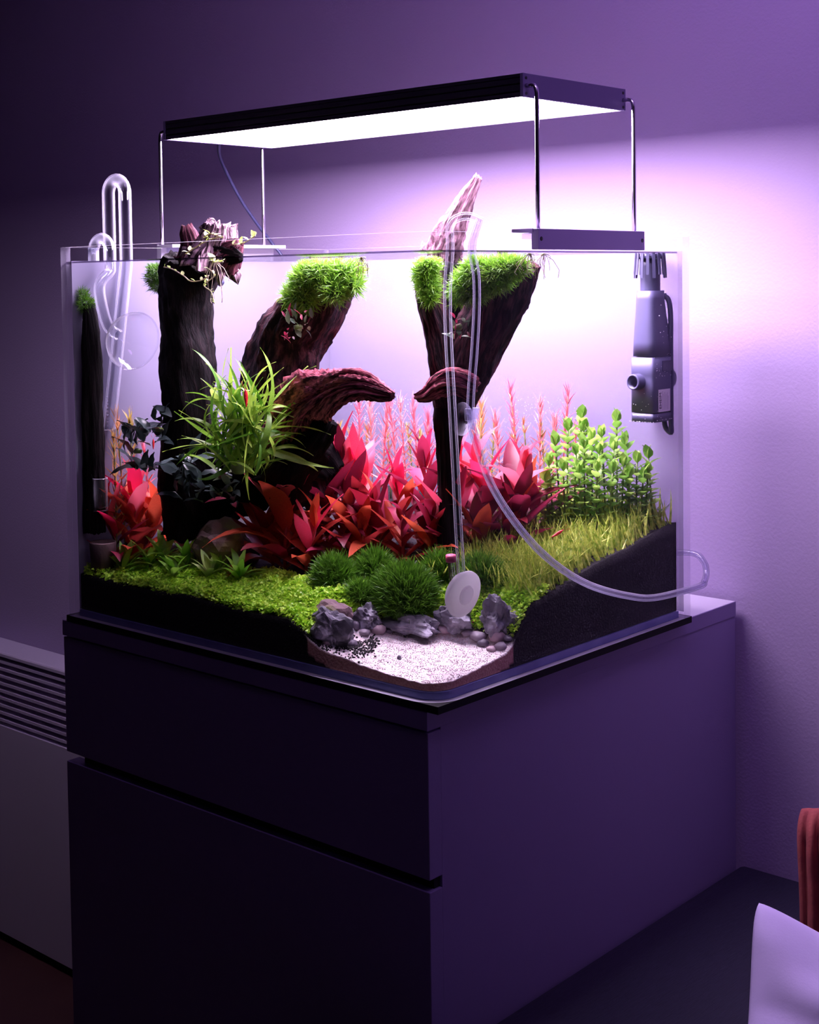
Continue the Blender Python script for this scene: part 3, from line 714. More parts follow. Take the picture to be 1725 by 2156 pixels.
RP = [ # px, py, top, leaf, palette, label
 (600,1200,968,105,('top','low'),6,'tall crimson plant with pale pink top leaves right of the brown rock'),
 (575,1190,1060,100,('low','low'),5,'orange-brown plant leaning over the brown rock'),
 (645,1205,1050,85,('top','low'),5,'short red plant just left of the dark green moss mounds'),
 (625,1180,1020,80,('low','low'),4,'low rust-red plant between the two crimson plants by the rock'),
 (690,1175,930,95,('wine','wine'),6,'wine-dark plant under the tip of the red side branch'),
 (735,1160,898,100,('top','wine'),7,'tall magenta-topped plant right of the wine-dark one'),
 (720,1185,1030,90,('low','wine'),5,'rusty plant in front of the magenta-topped one'),
 (780,1155,925,95,('top','low'),6,'pink-topped plant left of the tank corner'),
 (800,1180,1020,95,('wine','low'),5,'purple-red plant low in front of the pink-topped one'),
 (850,1165,950,80,('top','low'),6,'red plant with curled yellow-orange leaves at the tank corner'),
 (850,1190,1040,75,('wine','low'),5,'dark red plant low at the tank corner above the moss'),
 (905,1160,925,90,('top','wine'),6,'red plant just left of the narrow wood foot'),
 (905,1185,1040,80,('wine','low'),5,'low orange-edged plant in front of the narrow wood foot'),
 (985,1150,930,95,('top','wine'),6,'magenta plant between the wood foot and the clear hose'),
 (1035,1150,918,105,('top','wine'),7,'large magenta plant behind the falling clear hose'),
 (1085,1150,918,105,('top','wine'),7,'tallest magenta plant, rightmost of the red clump'),
 (1010,1180,1050,85,('wine','low'),5,'low dark red plant left of the falling hose'),
 (1075,1165,1040,90,('low','wine'),5,'low red plant at the grass edge right of the hose'),
 (1130,1130,985,80,('low','wine'),4,'rust-coloured plant leaning into the green stems'),
 (280,1140,945,105,('top','low'),6,'crimson plant behind the little green rosettes at left'),
 (315,1135,985,90,('low','low'),5,'orange-red plant left of the near-black trunk'),
 (246,1120,950,72,('top','wine'),5,'deep red plant close behind the glass vial'),
 (665,1160,1000,80,('wine','low'),5,'dark red plant below the driftwood hollow'),
 (760,1190,1060,80,('low','low'),5,'brownish red plant behind the rear moss mound'),
 (950,1175,985,85,('top','wine'),5,'red plant hiding the narrow wood foot'),
]
for k, (px, py, top, lf, pal, npn, lb) in enumerate(RP):
    leafy(lb, px, py, top, lf, 100+k, pal, npn, lean=(random.Random(k).uniform(-.25, .25), random.Random(k+50).uniform(-.2, .1)))

# needle-leaved stems: whorls of thin leaves
def needle(label, px, py, top, seed, mm='pink', wpx=40, name='needle_stem_plant', group='needle-leaved stems', n_node=13, base=None):
    r = random.Random(seed); rng = np.random.default_rng(seed); B = base if base is not None else ground(px, py); s = mpp(B); h = (py-top)*s
    T = thing(name, label, 'plant', B, group); lx = r.uniform(-.1, .1)
    pts = [B + Vector((lx*h*t*t, 0, h*.97*t)) for t in [k/6 for k in range(7)]]
    tube('stem', pts, .0009, M['redstem'] if mm != 'orange' else M['gstem'], T, 5)
    P, Z, Sc = [], [], []
    for k in range(n_node):
        t = .25+.75*k/(n_node-1); c = B + Vector((lx*h*t*t, 0, h*.97*t)); kk = 5 if t < .88 else 10
        for q in range(kk):
            az = q*6.283/kk + k*.6; el = .6 + .75*t**2 + r.uniform(-.2, .2)
            P.append(c); Z.append((math.cos(az)*math.cos(el), math.sin(az)*math.cos(el), math.sin(el))); Sc.append(wpx*s*r.uniform(.5, .75))
    tv, tf = blade_t(3, .06, .25); scatter('leaves', tv, np.array(tf), P, Z, Sc, M[mm], T, rng)
    return T
ND = [(757,1060,855,'pink','pink needle stem leftmost of the row beneath the red branch'),(785,1055,850,'pink','pink needle stem second from the left beneath the red branch tip'),
 (806,1060,862,'pink','pink needle stem right below the red branch tip'),(838,1062,848,'pink','bright pink needle stem left of the tank corner'),(856,1062,850,'pink','bright pink needle stem at the tank corner'),
 (882,1060,850,'pink','thin pink needle stem right of the tank corner'),(905,1062,880,'pink','short pink needle stem left of the narrow wood foot'),
 (1012,1070,858,'orange','orange-green needle stem right of the clamp on the hose'),(1055,1072,880,'pink','short pink needle stem behind the magenta leaves'),
 (1095,1085,822,'pink','tallest pink needle stem right of the hose'),(1138,1085,850,'pink','pink needle stem between the two tallest ones'),
 (1185,1085,826,'pink','bushy pink needle stem next to the green stems'),(1165,1085,885,'pink','low pink needle stem before the bushy one'),(1212,1085,905,'pink','small pink needle stem inside the green stems'),
 (262,1085,772,'orange','tall orange needle stem at left behind the trumpet pipe'),(282,1085,785,'orange','orange needle stem touching the near-black trunk side'),(318,1085,828,'pink','pink-tipped stem just left of the near-black trunk'),(245,1090,820,'orange','pale orange stem behind the intake tube')]
for k, (px, py, top, mm, lb) in enumerate(ND):
    B = ground(px, py)
    needle(lb, px, py, top, 300+k, mm, 48 if mm == 'pink' else 50, base=B, n_node=12)
# a haze of low needle stems behind
for k, (px, py, top) in enumerate([(722,1060,900),(740,1050,915),(770,1050,905),(823,1050,900),(870,1050,905),(895,1050,915),(925,1050,905),(1000,1065,905),(1035,1065,900),(1075,1080,905),(1115,1080,890),(1150,1085,900),(1020,1065,890),(710,1050,905)]):
    o = needle('low yellow-green needle stem in the back row behind the red leaves', px, py, top, 400+k, 'orange', 34, group='back row of yellow-green needle stems', n_node=9)

# round-leaved green stems
LG = [leaf_mesh('round_leaf', M['stemleaf'], .30+.04*k, 4, .5, .2, .2, shape='lance') for k in range(3)]
def roundstem(label, px, py, top, seed, leafpx=30, nodes=11, base=None):
    r = random.Random(seed); B = base if base is not None else ground(px, py); s = mpp(B); h = (py-top)*s
    T = thing('green_stem_plant', label, 'plant', B, 'round-leaved green stems'); lx = r.uniform(-.06, .06)
    tube('stem', [B + Vector((lx*h*t*t, 0, h*.96*t)) for t in [k/6 for k in range(7)]], .0011, M['gstem'], T, 5)
    for k in range(nodes):
        t = .18+.82*k/(nodes-1); c = B + Vector((lx*h*t*t, 0, h*.96*t))
        for q in range(2 if k < nodes-1 else 4):
            az = k*1.4 + q*(math.pi if k < nodes-1 else 1.57) + r.uniform(-.2, .2); el = .35+.6*t**4 + r.uniform(-.1, .15) + (.4 if k == nodes-1 else 0)
            d = Vector((math.cos(az)*math.cos(el), math.sin(az)*math.cos(el), math.sin(el)))
            if (c+d*leafpx*s).x > -.012: d.x = -abs(d.x)
            inst('leaf', r.choice(LG), mtx(c, d, (0, 0, 1), leafpx*s*r.uniform(.8, 1.15)), T)
GS = [(1220,1105,870),(1195,1110,898),(1300,1105,880),(1275,1112,912),(1248,1115,918),(1324,1110,930),(1210,1130,950),(1232,1130,935),(1262,1125,948),(1290,1120,940),(1340,1112,968),(1372,1100,958),
 (1180,1125,930),(1165,1135,975),(1190,1140,985),(1225,1140,990),(1310,1120,975),(1255,1140,985),(1285,1135,990),(1325,1122,1000),(1350,1115,1000),(1155,1140,1010),(1240,1110,900),(1360,1112,990)]
GW = ['tallest green stem rising in front of the bushy pink stem','tall green stem left of the tallest one','highest green stem on the right side of the clump','green stem close left of the right-hand highest one','slim green stem in the middle of the clump','green stem just right of the right-hand highest one',
 'mid-height green stem low before the tallest one','mid-height green stem before the slim middle one','mid-height green stem right of the clump middle','mid-height green stem under the right-hand highest one','green stem two places left of the rightmost','rightmost green stem, standing alone before the pane',
 'green stem at the left flank by the pink needles','short green stem next to the leaning rust-coloured plant','short bushy green stem left front','short bushy green stem below the tallest','short green stem right front above the grass','short green stem in the front middle','short green stem half hidden by grass tips','low green stem right behind the grass','low green stem left of the rightmost lone one','lowest green stem touching the rust-coloured plant','green stem between the tallest and the slim one','low green stem at the foot of the rightmost lone one']
for k, (px, py, top) in enumerate(GS): roundstem(GW[k], px, py, top, 500+k, nodes=max(8, int((py-top)/15)))

# fern with long ribbons
LF = [leaf_mesh('ribbon_leaf', M['fern'], .030+.010*(k % 3), 14, [.9, 1.8, 2.6, 3.2, .5, 1.4][k % 6], [.4, .7, 1.0, 1.1, .2, .5][k % 6], .2, wave=.006, side=[0, .3, -.3, .5, -.5, .1][k % 6], shape='ribbon') for k in range(12)]
dyf = .055
FB = at(505, 985, 1, dyf)
fern = thing('ribbon_fern', 'bright green fern of long twisted ribbon leaves before the trunks', 'plant', FB)
r = random.Random(77)
mk('rhizome', *rockv(FB, (.012, .01, .010), 3, 2), M['gstem'], fern)
for k in range(165):
    ang = r.gauss(0, 1.0); c = FB + Vector((r.uniform(-.04, .035), r.uniform(-.012, .02), r.uniform(-.008, .065)))
    s = mpp(FB); ln = r.uniform(80, 185)*s
    d = Vector((math.cos(.74)*math.sin(ang), math.sin(.74)*math.sin(ang)+r.uniform(-.35, .3), math.cos(ang)*1.0)).normalized()
    E_ = c+d*ln
    if E_.y < .02: d.y = abs(d.y)*.5
    inst('leaf', r.choice(LF), mtx(c, d, Vector((.74, .68, 0))*(-1 if ang > 0 else 1)*r.choice([1, 1, .6, -.5]) + Vector((.68, -.74, 0))*r.gauss(0, .6) + Vector((0, 0, .7)), (ln, ln, ln)), fern)
# small green rosettes
LS = [leaf_mesh('rosette_leaf', M['stau'], .12, 6, .7, .35, .3) for k in range(2)]; LS2 = [leaf_mesh('rosette_leaf', M['stau2'], .13, 6, .7, .3, .3)]
def rosette(label, px, py, lf, seed, pal=LS, n_=11, up=.5):
    r = random.Random(seed); B = ground(px, py); s = mpp(B); T = thing('green_rosette', label, 'plant', B, 'small green rosettes')
    tube('stem', [B-Vector((0, 0, .001)), B+Vector((0, 0, lf*s*.3))], .0015, M['gstem'], T, 6)
    for k in range(n_):
        az = k*2.4; el = r.uniform(.2, 1.25); d = Vector((math.cos(az)*math.cos(el), math.sin(az)*math.cos(el), math.sin(el)))
        c = B+Vector((0, 0, lf*s*.3*k/n_))
        if (c+d*lf*s).y < .014: d.y = abs(d.y)
        inst('leaf', r.choice(pal), mtx(c, d, (0, 0, 1), lf*s*r.uniform(.75, 1.1)), T)
RS = [(262,1212,78,LS,'green rosette right beside the clay cup'),(316,1206,70,LS,'green rosette under the crimson left plant'),(346,1196,84,LS,'tall green rosette with one upright leaf before the trunk foot'),(392,1206,78,LS,'green rosette between trunk foot and brown rock'),
 (366,1224,66,LS,'low green rosette in the carpet left of the rock'),(440,1226,66,LS2,'pale cream-green rosette before the brown rock'),(505,1232,76,LS,'green rosette at the right foot of the brown rock'),(462,1216,60,LS,'dark small rosette touching the brown rock')]
for k, (px, py, lf, pal, lb) in enumerate(RS): rosette(lb, px, py, lf, 600+k, pal)
# dark broad-leaved plants on wood
LB = [leaf_mesh('dark_leaf', M['buce'], .2, 6, .8, .4, .25, wave=.03) for k in range(2)]
def buce(label, px, py, dy_, lf, n_, seed, spread=30, pal=None):
    r = random.Random(seed); C = at(px, py, 1, dy_); s = mpp(C); T = thing('dark_leaved_plant', label, 'plant', C, 'dark-leaved plants tied to wood')
    mk('rhizome', *rockv(C, (.006, .005, .004), seed, 2), M['gstem'], T)
    for k in range(n_):
        az = r.uniform(0, 6.28); el = r.uniform(-.3, 1.3); d = Vector((math.cos(az)*math.cos(el), math.sin(az)*math.cos(el)-.3, math.sin(el))).normalized()
        c = C + Vector((r.uniform(-1, 1)*spread*s, r.uniform(-.01, .01), r.uniform(-1, 1)*spread*s))
        if (c+d*lf*s).y < .014: d.y = abs(d.y)
        inst('leaf', r.choice(pal or LB), mtx(c, d, (0, -.5, 1), lf*s*r.uniform(.7, 1.2)), T)
LBP = [leaf_mesh('sprout_leaf', leafmat('grey_green_leaf', (.06, .11, .06), (.22, .28, .16), .2, rough=.35), .2, 5, .6, .4, .25), leaf_mesh('sprout_leaf', M['reddark'], .14, 5, .5, .3, .25)]
buce('near-black glossy plant on the foot of the left trunk', 400, 1010, .06, 62, 26, 700, 45)
buce('near-black glossy plant beside the brown rock top', 480, 1030, .07, 42, 22, 701, 34, LB+LBP)
buce('dark crinkled plant left of the near-black trunk', 290, 950, .05, 58, 22, 702, 42)
buce('dark plant with white-edged leaves above the crimson left plant', 335, 905, .055, 46, 14, 703, 28)
buce('grey-green sprouting plant clinging to the leaning trunk below its moss', 628, 690, .13, 26, 30, 704, 34, LBP)
buce('grey-green sprouting plant on the right driftwood behind the hose', 965, 690, .165, 24, 20, 705, 24, LBP)

# green carpets, grass, moss mounds
def carpet(label, test, n_, seed, m='lime', size=(.0022, .0040), box_=(-L+.013, -.0125, .0125, .2), lay=.013, name='carpet_plant', cat='plant'):
    rng = np.random.default_rng(seed); P, Z = [], []; r = random.Random(seed)
    while len(P) < n_:
        x, y = corner(r.uniform(box_[0], box_[1]), r.uniform(box_[2], box_[3]))
        if not test(x, y): continue
        hh = lay*(.6+.6*noise.noise((x*45, y*45, seed))+.3*noise.noise((x*130, y*130, seed)))
        dn = -.016*max(0, .35+noise.noise((x*38, y*10+(0 if x < -.15 else y*40), 6)))*r.random() if (y < .017 or x > -.017) else 0
        P.append((x, y, terrain(x, y)+max(.0005, hh*r.uniform(.35, 1))+dn)); Z.append((r.gauss(0, .65), r.gauss(0, .65)-.25, 1))
    s = rng.uniform(size[0], size[1], n_)
    o = scatter(name, DISC[0], np.array(DISC[1]), P, Z, s, M[m], None, rng, origin=P[0]); return tag(o, label, cat, kind='stuff')
def tl(x, y): return x < -.13 and 1.02+.05*noise.noise((x*30, y*30, 1)) < uval(x, y) and y < .115+.03*noise.noise((x*12, 0, 4))
carpet('dense bright green carpet of tiny round leaves across the left foreground', tl, 40000, 1, box_=(-L+.013, -.13, .0125, .15))
carpet('bright green carpet patch spilling down at the right of the sand', lambda x, y: x > -.125 and 1.0 < uval(x, y) and y < .205+.02*noise.noise((x*20, 0, 4)), 10000, 2, box_=(-.13, -.0125, .125, .23), lay=.012)
# hanging tufts on the glass at the right patch
GR = blade_t(4, .045, .35)
def grass(label, test, n_, seed, h, box_, m='grass', name='grass'):
    rng = np.random.default_rng(seed); r = random.Random(seed); P, Z, Sc = [], [], []
    while len(P) < n_:
        x, y = r.uniform(box_[0], box_[1]), r.uniform(box_[2], box_[3])
        if not test(x, y): continue
        P.append((x, y, terrain(x, y)-.001)); zx = r.gauss(0, .38); zx = -abs(zx) if x > -.03 else zx; Z.append((zx, r.gauss(-.05, .3), 1)); q = h*r.uniform(.5, 1.15); Sc.append((q*(.35 if x > -.03 else .9), q, q))
    o = scatter(name, GR[0], np.array(GR[1]), P, Z, Sc, M[m], None, rng, origin=P[0]); return tag(o, label, 'grass', kind='stuff')
grass('yellow-green lawn of fine upright blades on the right slope', lambda x, y: y > .175 + (-x)*.35 and x > -.19, 3600, 3, .038, (-.19, -.013, .16, W-.018))
grass('sparse long grass blades behind the right carpet patch', lambda x, y: uval(x, y) > 1.25, 900, 4, .036, (-.15, -.02, .15, .25))
def mound(label, px, py, wpx, hpx, n_, seed, m='moss'):
    P0 = ground(px, py); s = mpp(P0); rx, rz = wpx/2*s, hpx*s; rng = np.random.default_rng(seed)
    T = thing('moss_mound', label, 'moss', P0, 'moss mounds behind the sand')
    d = rng.normal(size=(n_, 3)); d[:, 2] = np.abs(d[:, 2])-.15; d /= np.linalg.norm(d, axis=1)[:, None]
    pos = np.array(P0) + d*np.array([rx, rx*.8, rz])*rng.uniform(.7, .95, size=(n_, 1))
    mk('core', *rockv(P0, (rx*.8, rx*.65, rz*.8), seed, 3, .2), M['mosscore'], T)
    sc = rng.uniform(.5, 1.1, n_)*.015
    tv, tf = blade_t(3, .05, .3); scatter('strands', tv, np.array(tf), pos, d+rng.normal(size=(n_, 3))*.35+[0, 0, .25], sc, M[m], T, rng)
mound('dark green feathery mound left, right of the short red plant', 705, 1235, 100, 62, 3200, 1)
mound('dark green feathery mound between the left one and the tank corner', 790, 1222, 90, 60, 2800, 2)
mound('largest green mound at the tank corner above the low stone', 852, 1272, 150, 84, 6000, 3)
mound('narrow dark mound just left of the white ceramic disc', 925, 1225, 80, 58, 2400, 4)
mound('dark green mound right of the white ceramic disc', 1015, 1235, 100, 62, 2800, 5)
mound('low green mound under the veined slab stone carpet', 760, 1262, 60, 30, 1200, 6)

# floating sprigs and hanging roots
def sprig(label, pts, n_leaf, seed, lf=10, mm='floatleaf', stem='root'):
    r = random.Random(seed); P = [at(*q) for q in pts]; s = mpp(P[0]); path = [Vector(q) for q in smoothpath(P, 5)]
    T = thing('creeping_sprig', label, 'plant', P[0], 'creeping sprigs'); tube('runner', path, .0007, M[stem], T, 5)
    me = leaf_mesh('sprig_leaf', M[mm], .32, 4, .5, .2, .2)
    for k in range(n_leaf):
        c = path[int((k+.5)/n_leaf*(len(path)-1))]; d = Vector((r.gauss(0, 1), r.gauss(0, .6)-.3, abs(r.gauss(0, .8)))).normalized(); inst('leaf', me, mtx(c, d, (0, -.3, 1), lf*s*r.uniform(.8, 1.4)), T)
sprig('pale sprig trailing over the water line across the left trunk', [(390, 535, 1, .045), (410, 522, 1, .045), (440, 505, 1, .045), (470, 498, 1, .045)], 10, 1, 11)
sprig('green leaf tuft on the pink snag of the left trunk', [(430, 500, 1, .05), (442, 492, 1, .05), (456, 496, 1, .05), (470, 500, 1, .05)], 9, 2, 13)
sprig('yellow-green sprig reaching right from the left snags', [(490, 515, 1, .06), (512, 512, 1, .06), (530, 502, 1, .06), (538, 496, 1, .06)], 8, 3, 13)
sprig('white branching runner hanging on the black trunk under water', [(345, 562, 1, .045), (362, 566, 1, .045), (386, 580, 1, .045), (402, 592, 1, .045), (425, 590, 1, .045), (440, 580, 1, .045)], 8, 4, 9)
sprig('tangled pale runner at the right edge of the black trunk', [(438, 565, 1, .045), (452, 580, 1, .045), (430, 600, 1, .045), (445, 615, 1, .045), (452, 640, 1, .045)], 16, 5, 8)
sprig('single bright green leaf floating under the surface beside the trunk', [(448, 548, 1, .045), (455, 552, 1, .045), (470, 551, 1, .045)], 4, 6, 22)
def roots(label, px, py, dy_, n_, ln, seed):
    r = random.Random(seed); C = at(px, py, 1, dy_); C.z = WL-.003; s = mpp(C); parts = []
    for k in range(n_):
        d = Vector((r.gauss(0, .5), r.gauss(0, .4), -r.uniform(.1, 1))); q = ln*s*r.uniform(.3, 1)
        parts.append(tubev([C, C+d*q*.4+Vector((0, 0, 0)), C+d*q*.7+Vector((r.gauss(0, .002), 0, -q*.2)), C+Vector((d.x*q*.6, d.y*q*.6, -q*.9))], .0003, 4))
    V, F = join(parts); T = thing('floating_plant', label, 'plant', C, 'floating plants'); mk('roots', V, F, M['root'], T)
    me = leaf_mesh('float_leaf', M['floatleaf'], .4, 4, .3, .1, .1)
    for k in range(5):
        a = k*1.26; inst('leaf', me, mtx(C, (math.cos(a), math.sin(a), .05), (0, 0, 1), 14*s), T)
roots('floating plant with fine roots right of the left moss cap', 760, 545, .10, 16, 60, 1)
roots('floating plant with fine roots right of the right driftwood', 1145, 548, .20, 16, 60, 2)
roots('floating plant with trailing roots over the outer wood fork', 1115, 548, .16, 14, 50, 3)
roots('floating plant with a pale long root behind the left trunk edge', 452, 552, .05, 10, 110, 4)

# shrimps
def shrimp(label, P, d, ln, seed):
    P = Vector(P); d = Vector(d).normalized(); u = d.orthogonal().normalized()
    if abs(u.z) < .2: u = d.cross(u)
    T = thing('shrimp', label, 'shrimp', P, 'red shrimps'); n_ = 9
    path = [P + d*ln*(k/n_-.5) - u*ln*.14*((k/n_-.35)**2)*2 for k in range(n_+1)]
    tube('body', path, [ln*q for q in (.02, .07, .10, .115, .11, .105, .09, .07, .05, .03)], M['shrimp'], T, 10)
    parts = []
    for k in range(5):
        c = path[2]+ (path[5]-path[2])*k/4; parts.append(tubev([c, c-u*ln*.14+d*ln*.03, c-u*ln*.24-d*ln*.02], ln*.012, 4))
    V, F = join(parts); mk('legs', V, F, M['shrimp'], T)
    for s_ in (1, -1):
        sd = d.cross(u)*s_; tube('antenna', [path[0], path[0]-d*ln*.2+sd*ln*.12, path[0]-d*ln*.45+sd*ln*.2], ln*.008, M['shrimp'], T, 4)
    e = path[-1]; mk('tail_fan', [e, e+d*ln*.14+u*ln*.06, e+d*ln*.16, e+d*ln*.14-u*ln*.06], [(0, 1, 2), (0, 2, 3)], M['shrimp'], T)
shrimp('red shrimp hanging head-up in the ribbon fern', at(518, 838, 1, .025), (.05, 0, -1), .020, 1)
shrimp('small red shrimp on the dark plant left of the black trunk', at(323, 935, 1, .02), (0, 0, -1), .012, 2)
P = at(1174, 1124, 0, -.045); shrimp('red shrimp swimming over the grass lawn', P, (-.5, -.7, -.5), .016, 3)
P = ground(852, 1322)+Vector((0, 0, .004)); shrimp('red shrimp on the sand behind the middle flat pebble', P, (.7, .7, 0), .012, 4)
P = ground(1005, 1318)+Vector((0, 0, .004)); shrimp('red shrimp at the foot of the stone right of the disc', P, (.7, .7, .3), .012, 5)

# ------------------------------------------------------------------ the lamp
LX0, LX1, LY0, LY1, LZ0, LZ1 = -.593, -.0095, .1617, .3563, .6021, .6262
lamp = thing('aquarium_lamp', 'long black LED lamp standing on four steel legs over the aquarium', 'lamp', (-.3, .26, H))
prof = [(LY0, LZ0), (LY0, LZ0+.0045), (LY0+.0012, LZ0+.005), (LY0+.0012, LZ0+.0062), (LY0, LZ0+.0068), (LY0, LZ0+.0125), (LY0+.0012, LZ0+.013), (LY0+.0012, LZ0+.0142), (LY0, LZ0+.0148), (LY0, LZ0+.0195), (LY0+.0012, LZ0+.020), (LY0, LZ0+.0207), (LY0, LZ1),
        (LY1, LZ1), (LY1, LZ0), (LY1-.002, LZ0), (LY1-.002, LZ0+.003), (LY0+.002, LZ0+.003), (LY0+.002, LZ0)]
n = len(prof); v = [(LX0+.004, y, z) for y, z in prof] + [(LX1-.004, y, z) for y, z in prof]
f = [(i, i+n, (i+1) % n+n, (i+1) % n) for i in range(n)]
mk('housing', v, f, M['black'], lamp, smooth=False)
for xa, xb, mm in ((LX0, LX0+.004, 'blackend'), (LX1-.004, LX1, 'blackend')): box('end_cap', (xa, LY0-.0004, LZ0-.0002), (xb, LY1+.0004, LZ1+.0003), M[mm], lamp, bev=.0005)
box('led_panel', (LX0+.0045, LY0+.0023, LZ0+.0008), (LX1-.0045, LY1-.0023, LZ0+.0022), M['panel'], lamp)
for xe, sg in ((LX1, 1), (LX0, -1)):
    for yy in (LY0+.005, LY1-.005):
        for zz in (LZ0+.0035, LZ1-.0045):
            lathe('screw', (xe, yy, zz), (sg, 0, 0), [(.0003, 0), (.0006, .0016), (-.001, .0022)], M['screw'], lamp, 12)
        xo = xe+sg*.0135
        pth = [(xe-sg*.001, yy, LZ0+.0115), (xe+sg*.006, yy, LZ0+.0115), (xe+sg*.0105, yy, LZ0+.0105), (xo-sg*.001, yy, LZ0+.0075), (xo, yy, LZ0+.002), (xo, yy, H+.05), (xo, yy, H+.0045)]
        tube('leg', pth, .00235, M['chrome'] if sg < 0 else M['chrome'], lamp, 12)
# clamps on the rim
def clamp(sg, m, xa):
    a_, b_ = sorted((xa-sg*.006*0, xa+sg*.009))
    br = box('bracket', (min(xa+sg*.0006, xa+sg*.0096), LY0-.002, H-.017), (max(xa+sg*.0006, xa+sg*.0096), LY1+.008, H+.0045), m, lamp, bev=.0004)
    box('rim_plate', (min(xa-sg*.024, xa+sg*.003), LY0-.003, H+.0006), (max(xa-sg*.024, xa+sg*.003), LY1+.008, H+.0046), m, lamp)
    box('rim_pad', (min(xa-sg*.0125, xa-sg*.0092), LY0-.001, H-.006), (max(xa-sg*.0125, xa-sg*.0092), LY0+.05, H+.0006), M['acryl'], lamp)
    for yy in (LY0+.003, LY1+.003):
        s_ = lathe('screw', (xa+sg*.0096, yy, H-.006), (sg, 0, 0), [(.0002, 0), (.0004, .0022), (-.001, .0028)], M['screw'], lamp, 14)
clamp(1, M['bracket'], .0); clamp(-1, M['litwhite'], -L)
cp = smoothpath([at(462, 296, 1, .352), at(462, 325, 1, .40), at(478, 365, 1, .43), at(510, 425, 1, .46), at(548, 480, 1, .49), at(575, 515, 1, .51), at(600, 560, 1, .52), at(610, 700, 1, .53)], 6)
tube('power_cord', cp, .0026, M['ledcable'], lamp, 8)

# ------------------------------------------------------------------ glass pipes at the left end
def pipe(name, path, r, m, parent, seg=18): return tube(name, [Vector(q) for q in path], r, m, parent, seg, cap=False)
# intake: a tall U over the left rim
Pi = at(266, 545, 0, -.583); s = mpp(Pi); yy = Pi.y
inn = thing('glass_intake_pipe', 'tall clear glass U pipe over the left rim, long leg into the water', 'pipe', Pi, 'clear glass filter pipes')
xi, xo = Pi.x, Pi.x-.034
zt = at(266, 398, 0, -.6).z
arc = [(xi+(xo-xi)/2+(xi-xo)/2*math.cos(a), yy, zt+(xi-xo)/2*math.sin(a)-.006) for a in [math.pi*k/14 for k in range(15)]]
low = at(229, 905, 0, -.583)
pth = [tuple(low), tuple(low+(Vector((xi, yy, H-.02))-low)*.5), (xi, yy, H-.02), (xi, yy, H+.02)] + arc + [(xo, yy, H), (xo, yy, H-.16)]
pipe('pipe', pth, .0082, M['pipe'], inn); pipe('inner_wall', pth, .0066, M['pipe'], inn)
lathe('foot_ring', low, (0, 0, 1), [(0, .0005), (0, .0088), (.002, .009), (.004, .0084)], M['pipe'], inn, 20)
slits = []
for k in range(9):
    c = low+Vector((.0078*.7, -.0078*.7, .006+.0045*k)); slits.append(boxv((c.x-.0012, c.y-.0012, c.z-.0007), (c.x+.0012, c.y+.0012, c.z+.0007)))
V, F = join(slits); mk('slits', V, F, M['acryl'], inn, smooth=False)
# outflow: low hook and trumpet
Po = at(232, 545, 0, -.572); yo = Po.y
out = thing('glass_trumpet_pipe', 'clear glass outlet pipe ending in a wide trumpet mouth at left', 'pipe', Po, 'clear glass filter pipes')
zt = at(214, 500, 0, -.585).z; xi = Po.x; xo = xi-.034
arc = [(xi+(xo-xi)/2+(xi-xo)/2*math.cos(a), yo, zt-.018+(xi-xo)/2*math.sin(a)) for a in [math.pi*k/12 for k in range(13)]]
q1, q2, q3, q4 = at(210, 600, 0, -.570), at(216, 650, 0, -.562), at(230, 690, 0, -.553), at(252, 706, 0, -.545)
pth = [tuple(q) for q in smoothpath([q4, q3, q2, q1, Vector((xi, yo, H-.03))], 5)] + arc + [(xo, yo, H), (xo, yo, H-.14)]
pipe('pipe', pth, .0070, M['pipe'], out); pipe('inner_wall', pth, .0056, M['pipe'], out)
ax = Vector((.93, -.12, -.18)).normalized()
Cm = at(283, 716, 0, -.525)
lathe('trumpet', q4-ax*.002, ax, [(0, .0056), (.004, .010), (.009, .018), (.016, .0265), (.024, .032), (.034, .0355), (.0345, .0358)], M['pipe'], out, 40)
lathe('mouth_ring', q4-ax*.002, ax, [(.0335, .0350), (.0342, .0366), (.0355, .0366), (.036, .0354), (.035, .0348)], M['pipe'], out, 40)

# glass drop counter and clay cup
P = at(211, 1075, 1, .03); P2 = at(211, 1008, 1, .03)
g = thing('glass_vial', 'small clear glass vial standing upright among the left red leaves', 'vial', P); hh = P2.z-P.z; s = mpp(P)
lathe('vial_body', P, (0, 0, 1), [(0, .0005), (0, .0095), (hh*.1, .0098), (hh*.95, .0098), (hh, .0104), (hh+.001, .0098), (hh, .009), (hh*.12, .0088), (hh*.06, .0005)], M['pipe'], g, 28)
tube('inner_stem', [P+Vector((0, 0, .002)), P+Vector((0, 0, hh*.5))], .0022, M['pipe'], g, 10)
P = ground(214, 1196); s = mpp(P); r0 = 28*s; hh = 62*s; P = Vector((max(P.x, -L+.014+r0), max(P.y, .014+r0), P.z))
cup = lathe('clay_cup', P, (0, 0, 1), [(-.002, .0005), (-.002, r0*.9), (hh, r0), (hh+.0015, r0*.96), (hh, r0*.86), (hh*.3, r0*.8), (hh*.3, .0005)], M['terra'], None, 32, origin=P)
tag(cup, 'small grey-brown clay cup sunk in the carpet at far left', 'cup')
# thin heater stick and little blue sucker
P = at(497, 553, 1, .30); P2 = at(502, 626, 1, .30)
st = tube('glass_stick', [P, P2], .0042, M['pipe'], None, 14, origin=P2); tag(st, 'short clear glass stick hanging at the back between trunk and fern', 'thermometer')
P = at(464, 594, 1, .20); lathe_o = lathe('suction_cup', P, (.6, -.7, 0), [(0, .0005), (0, .0055), (.004, .003), (.006, .003), (.006, .0004)], M['cable'], None, 18, origin=P); tag(lathe_o, 'tiny dark blue suction cup right of the black trunk top', 'suction cup')

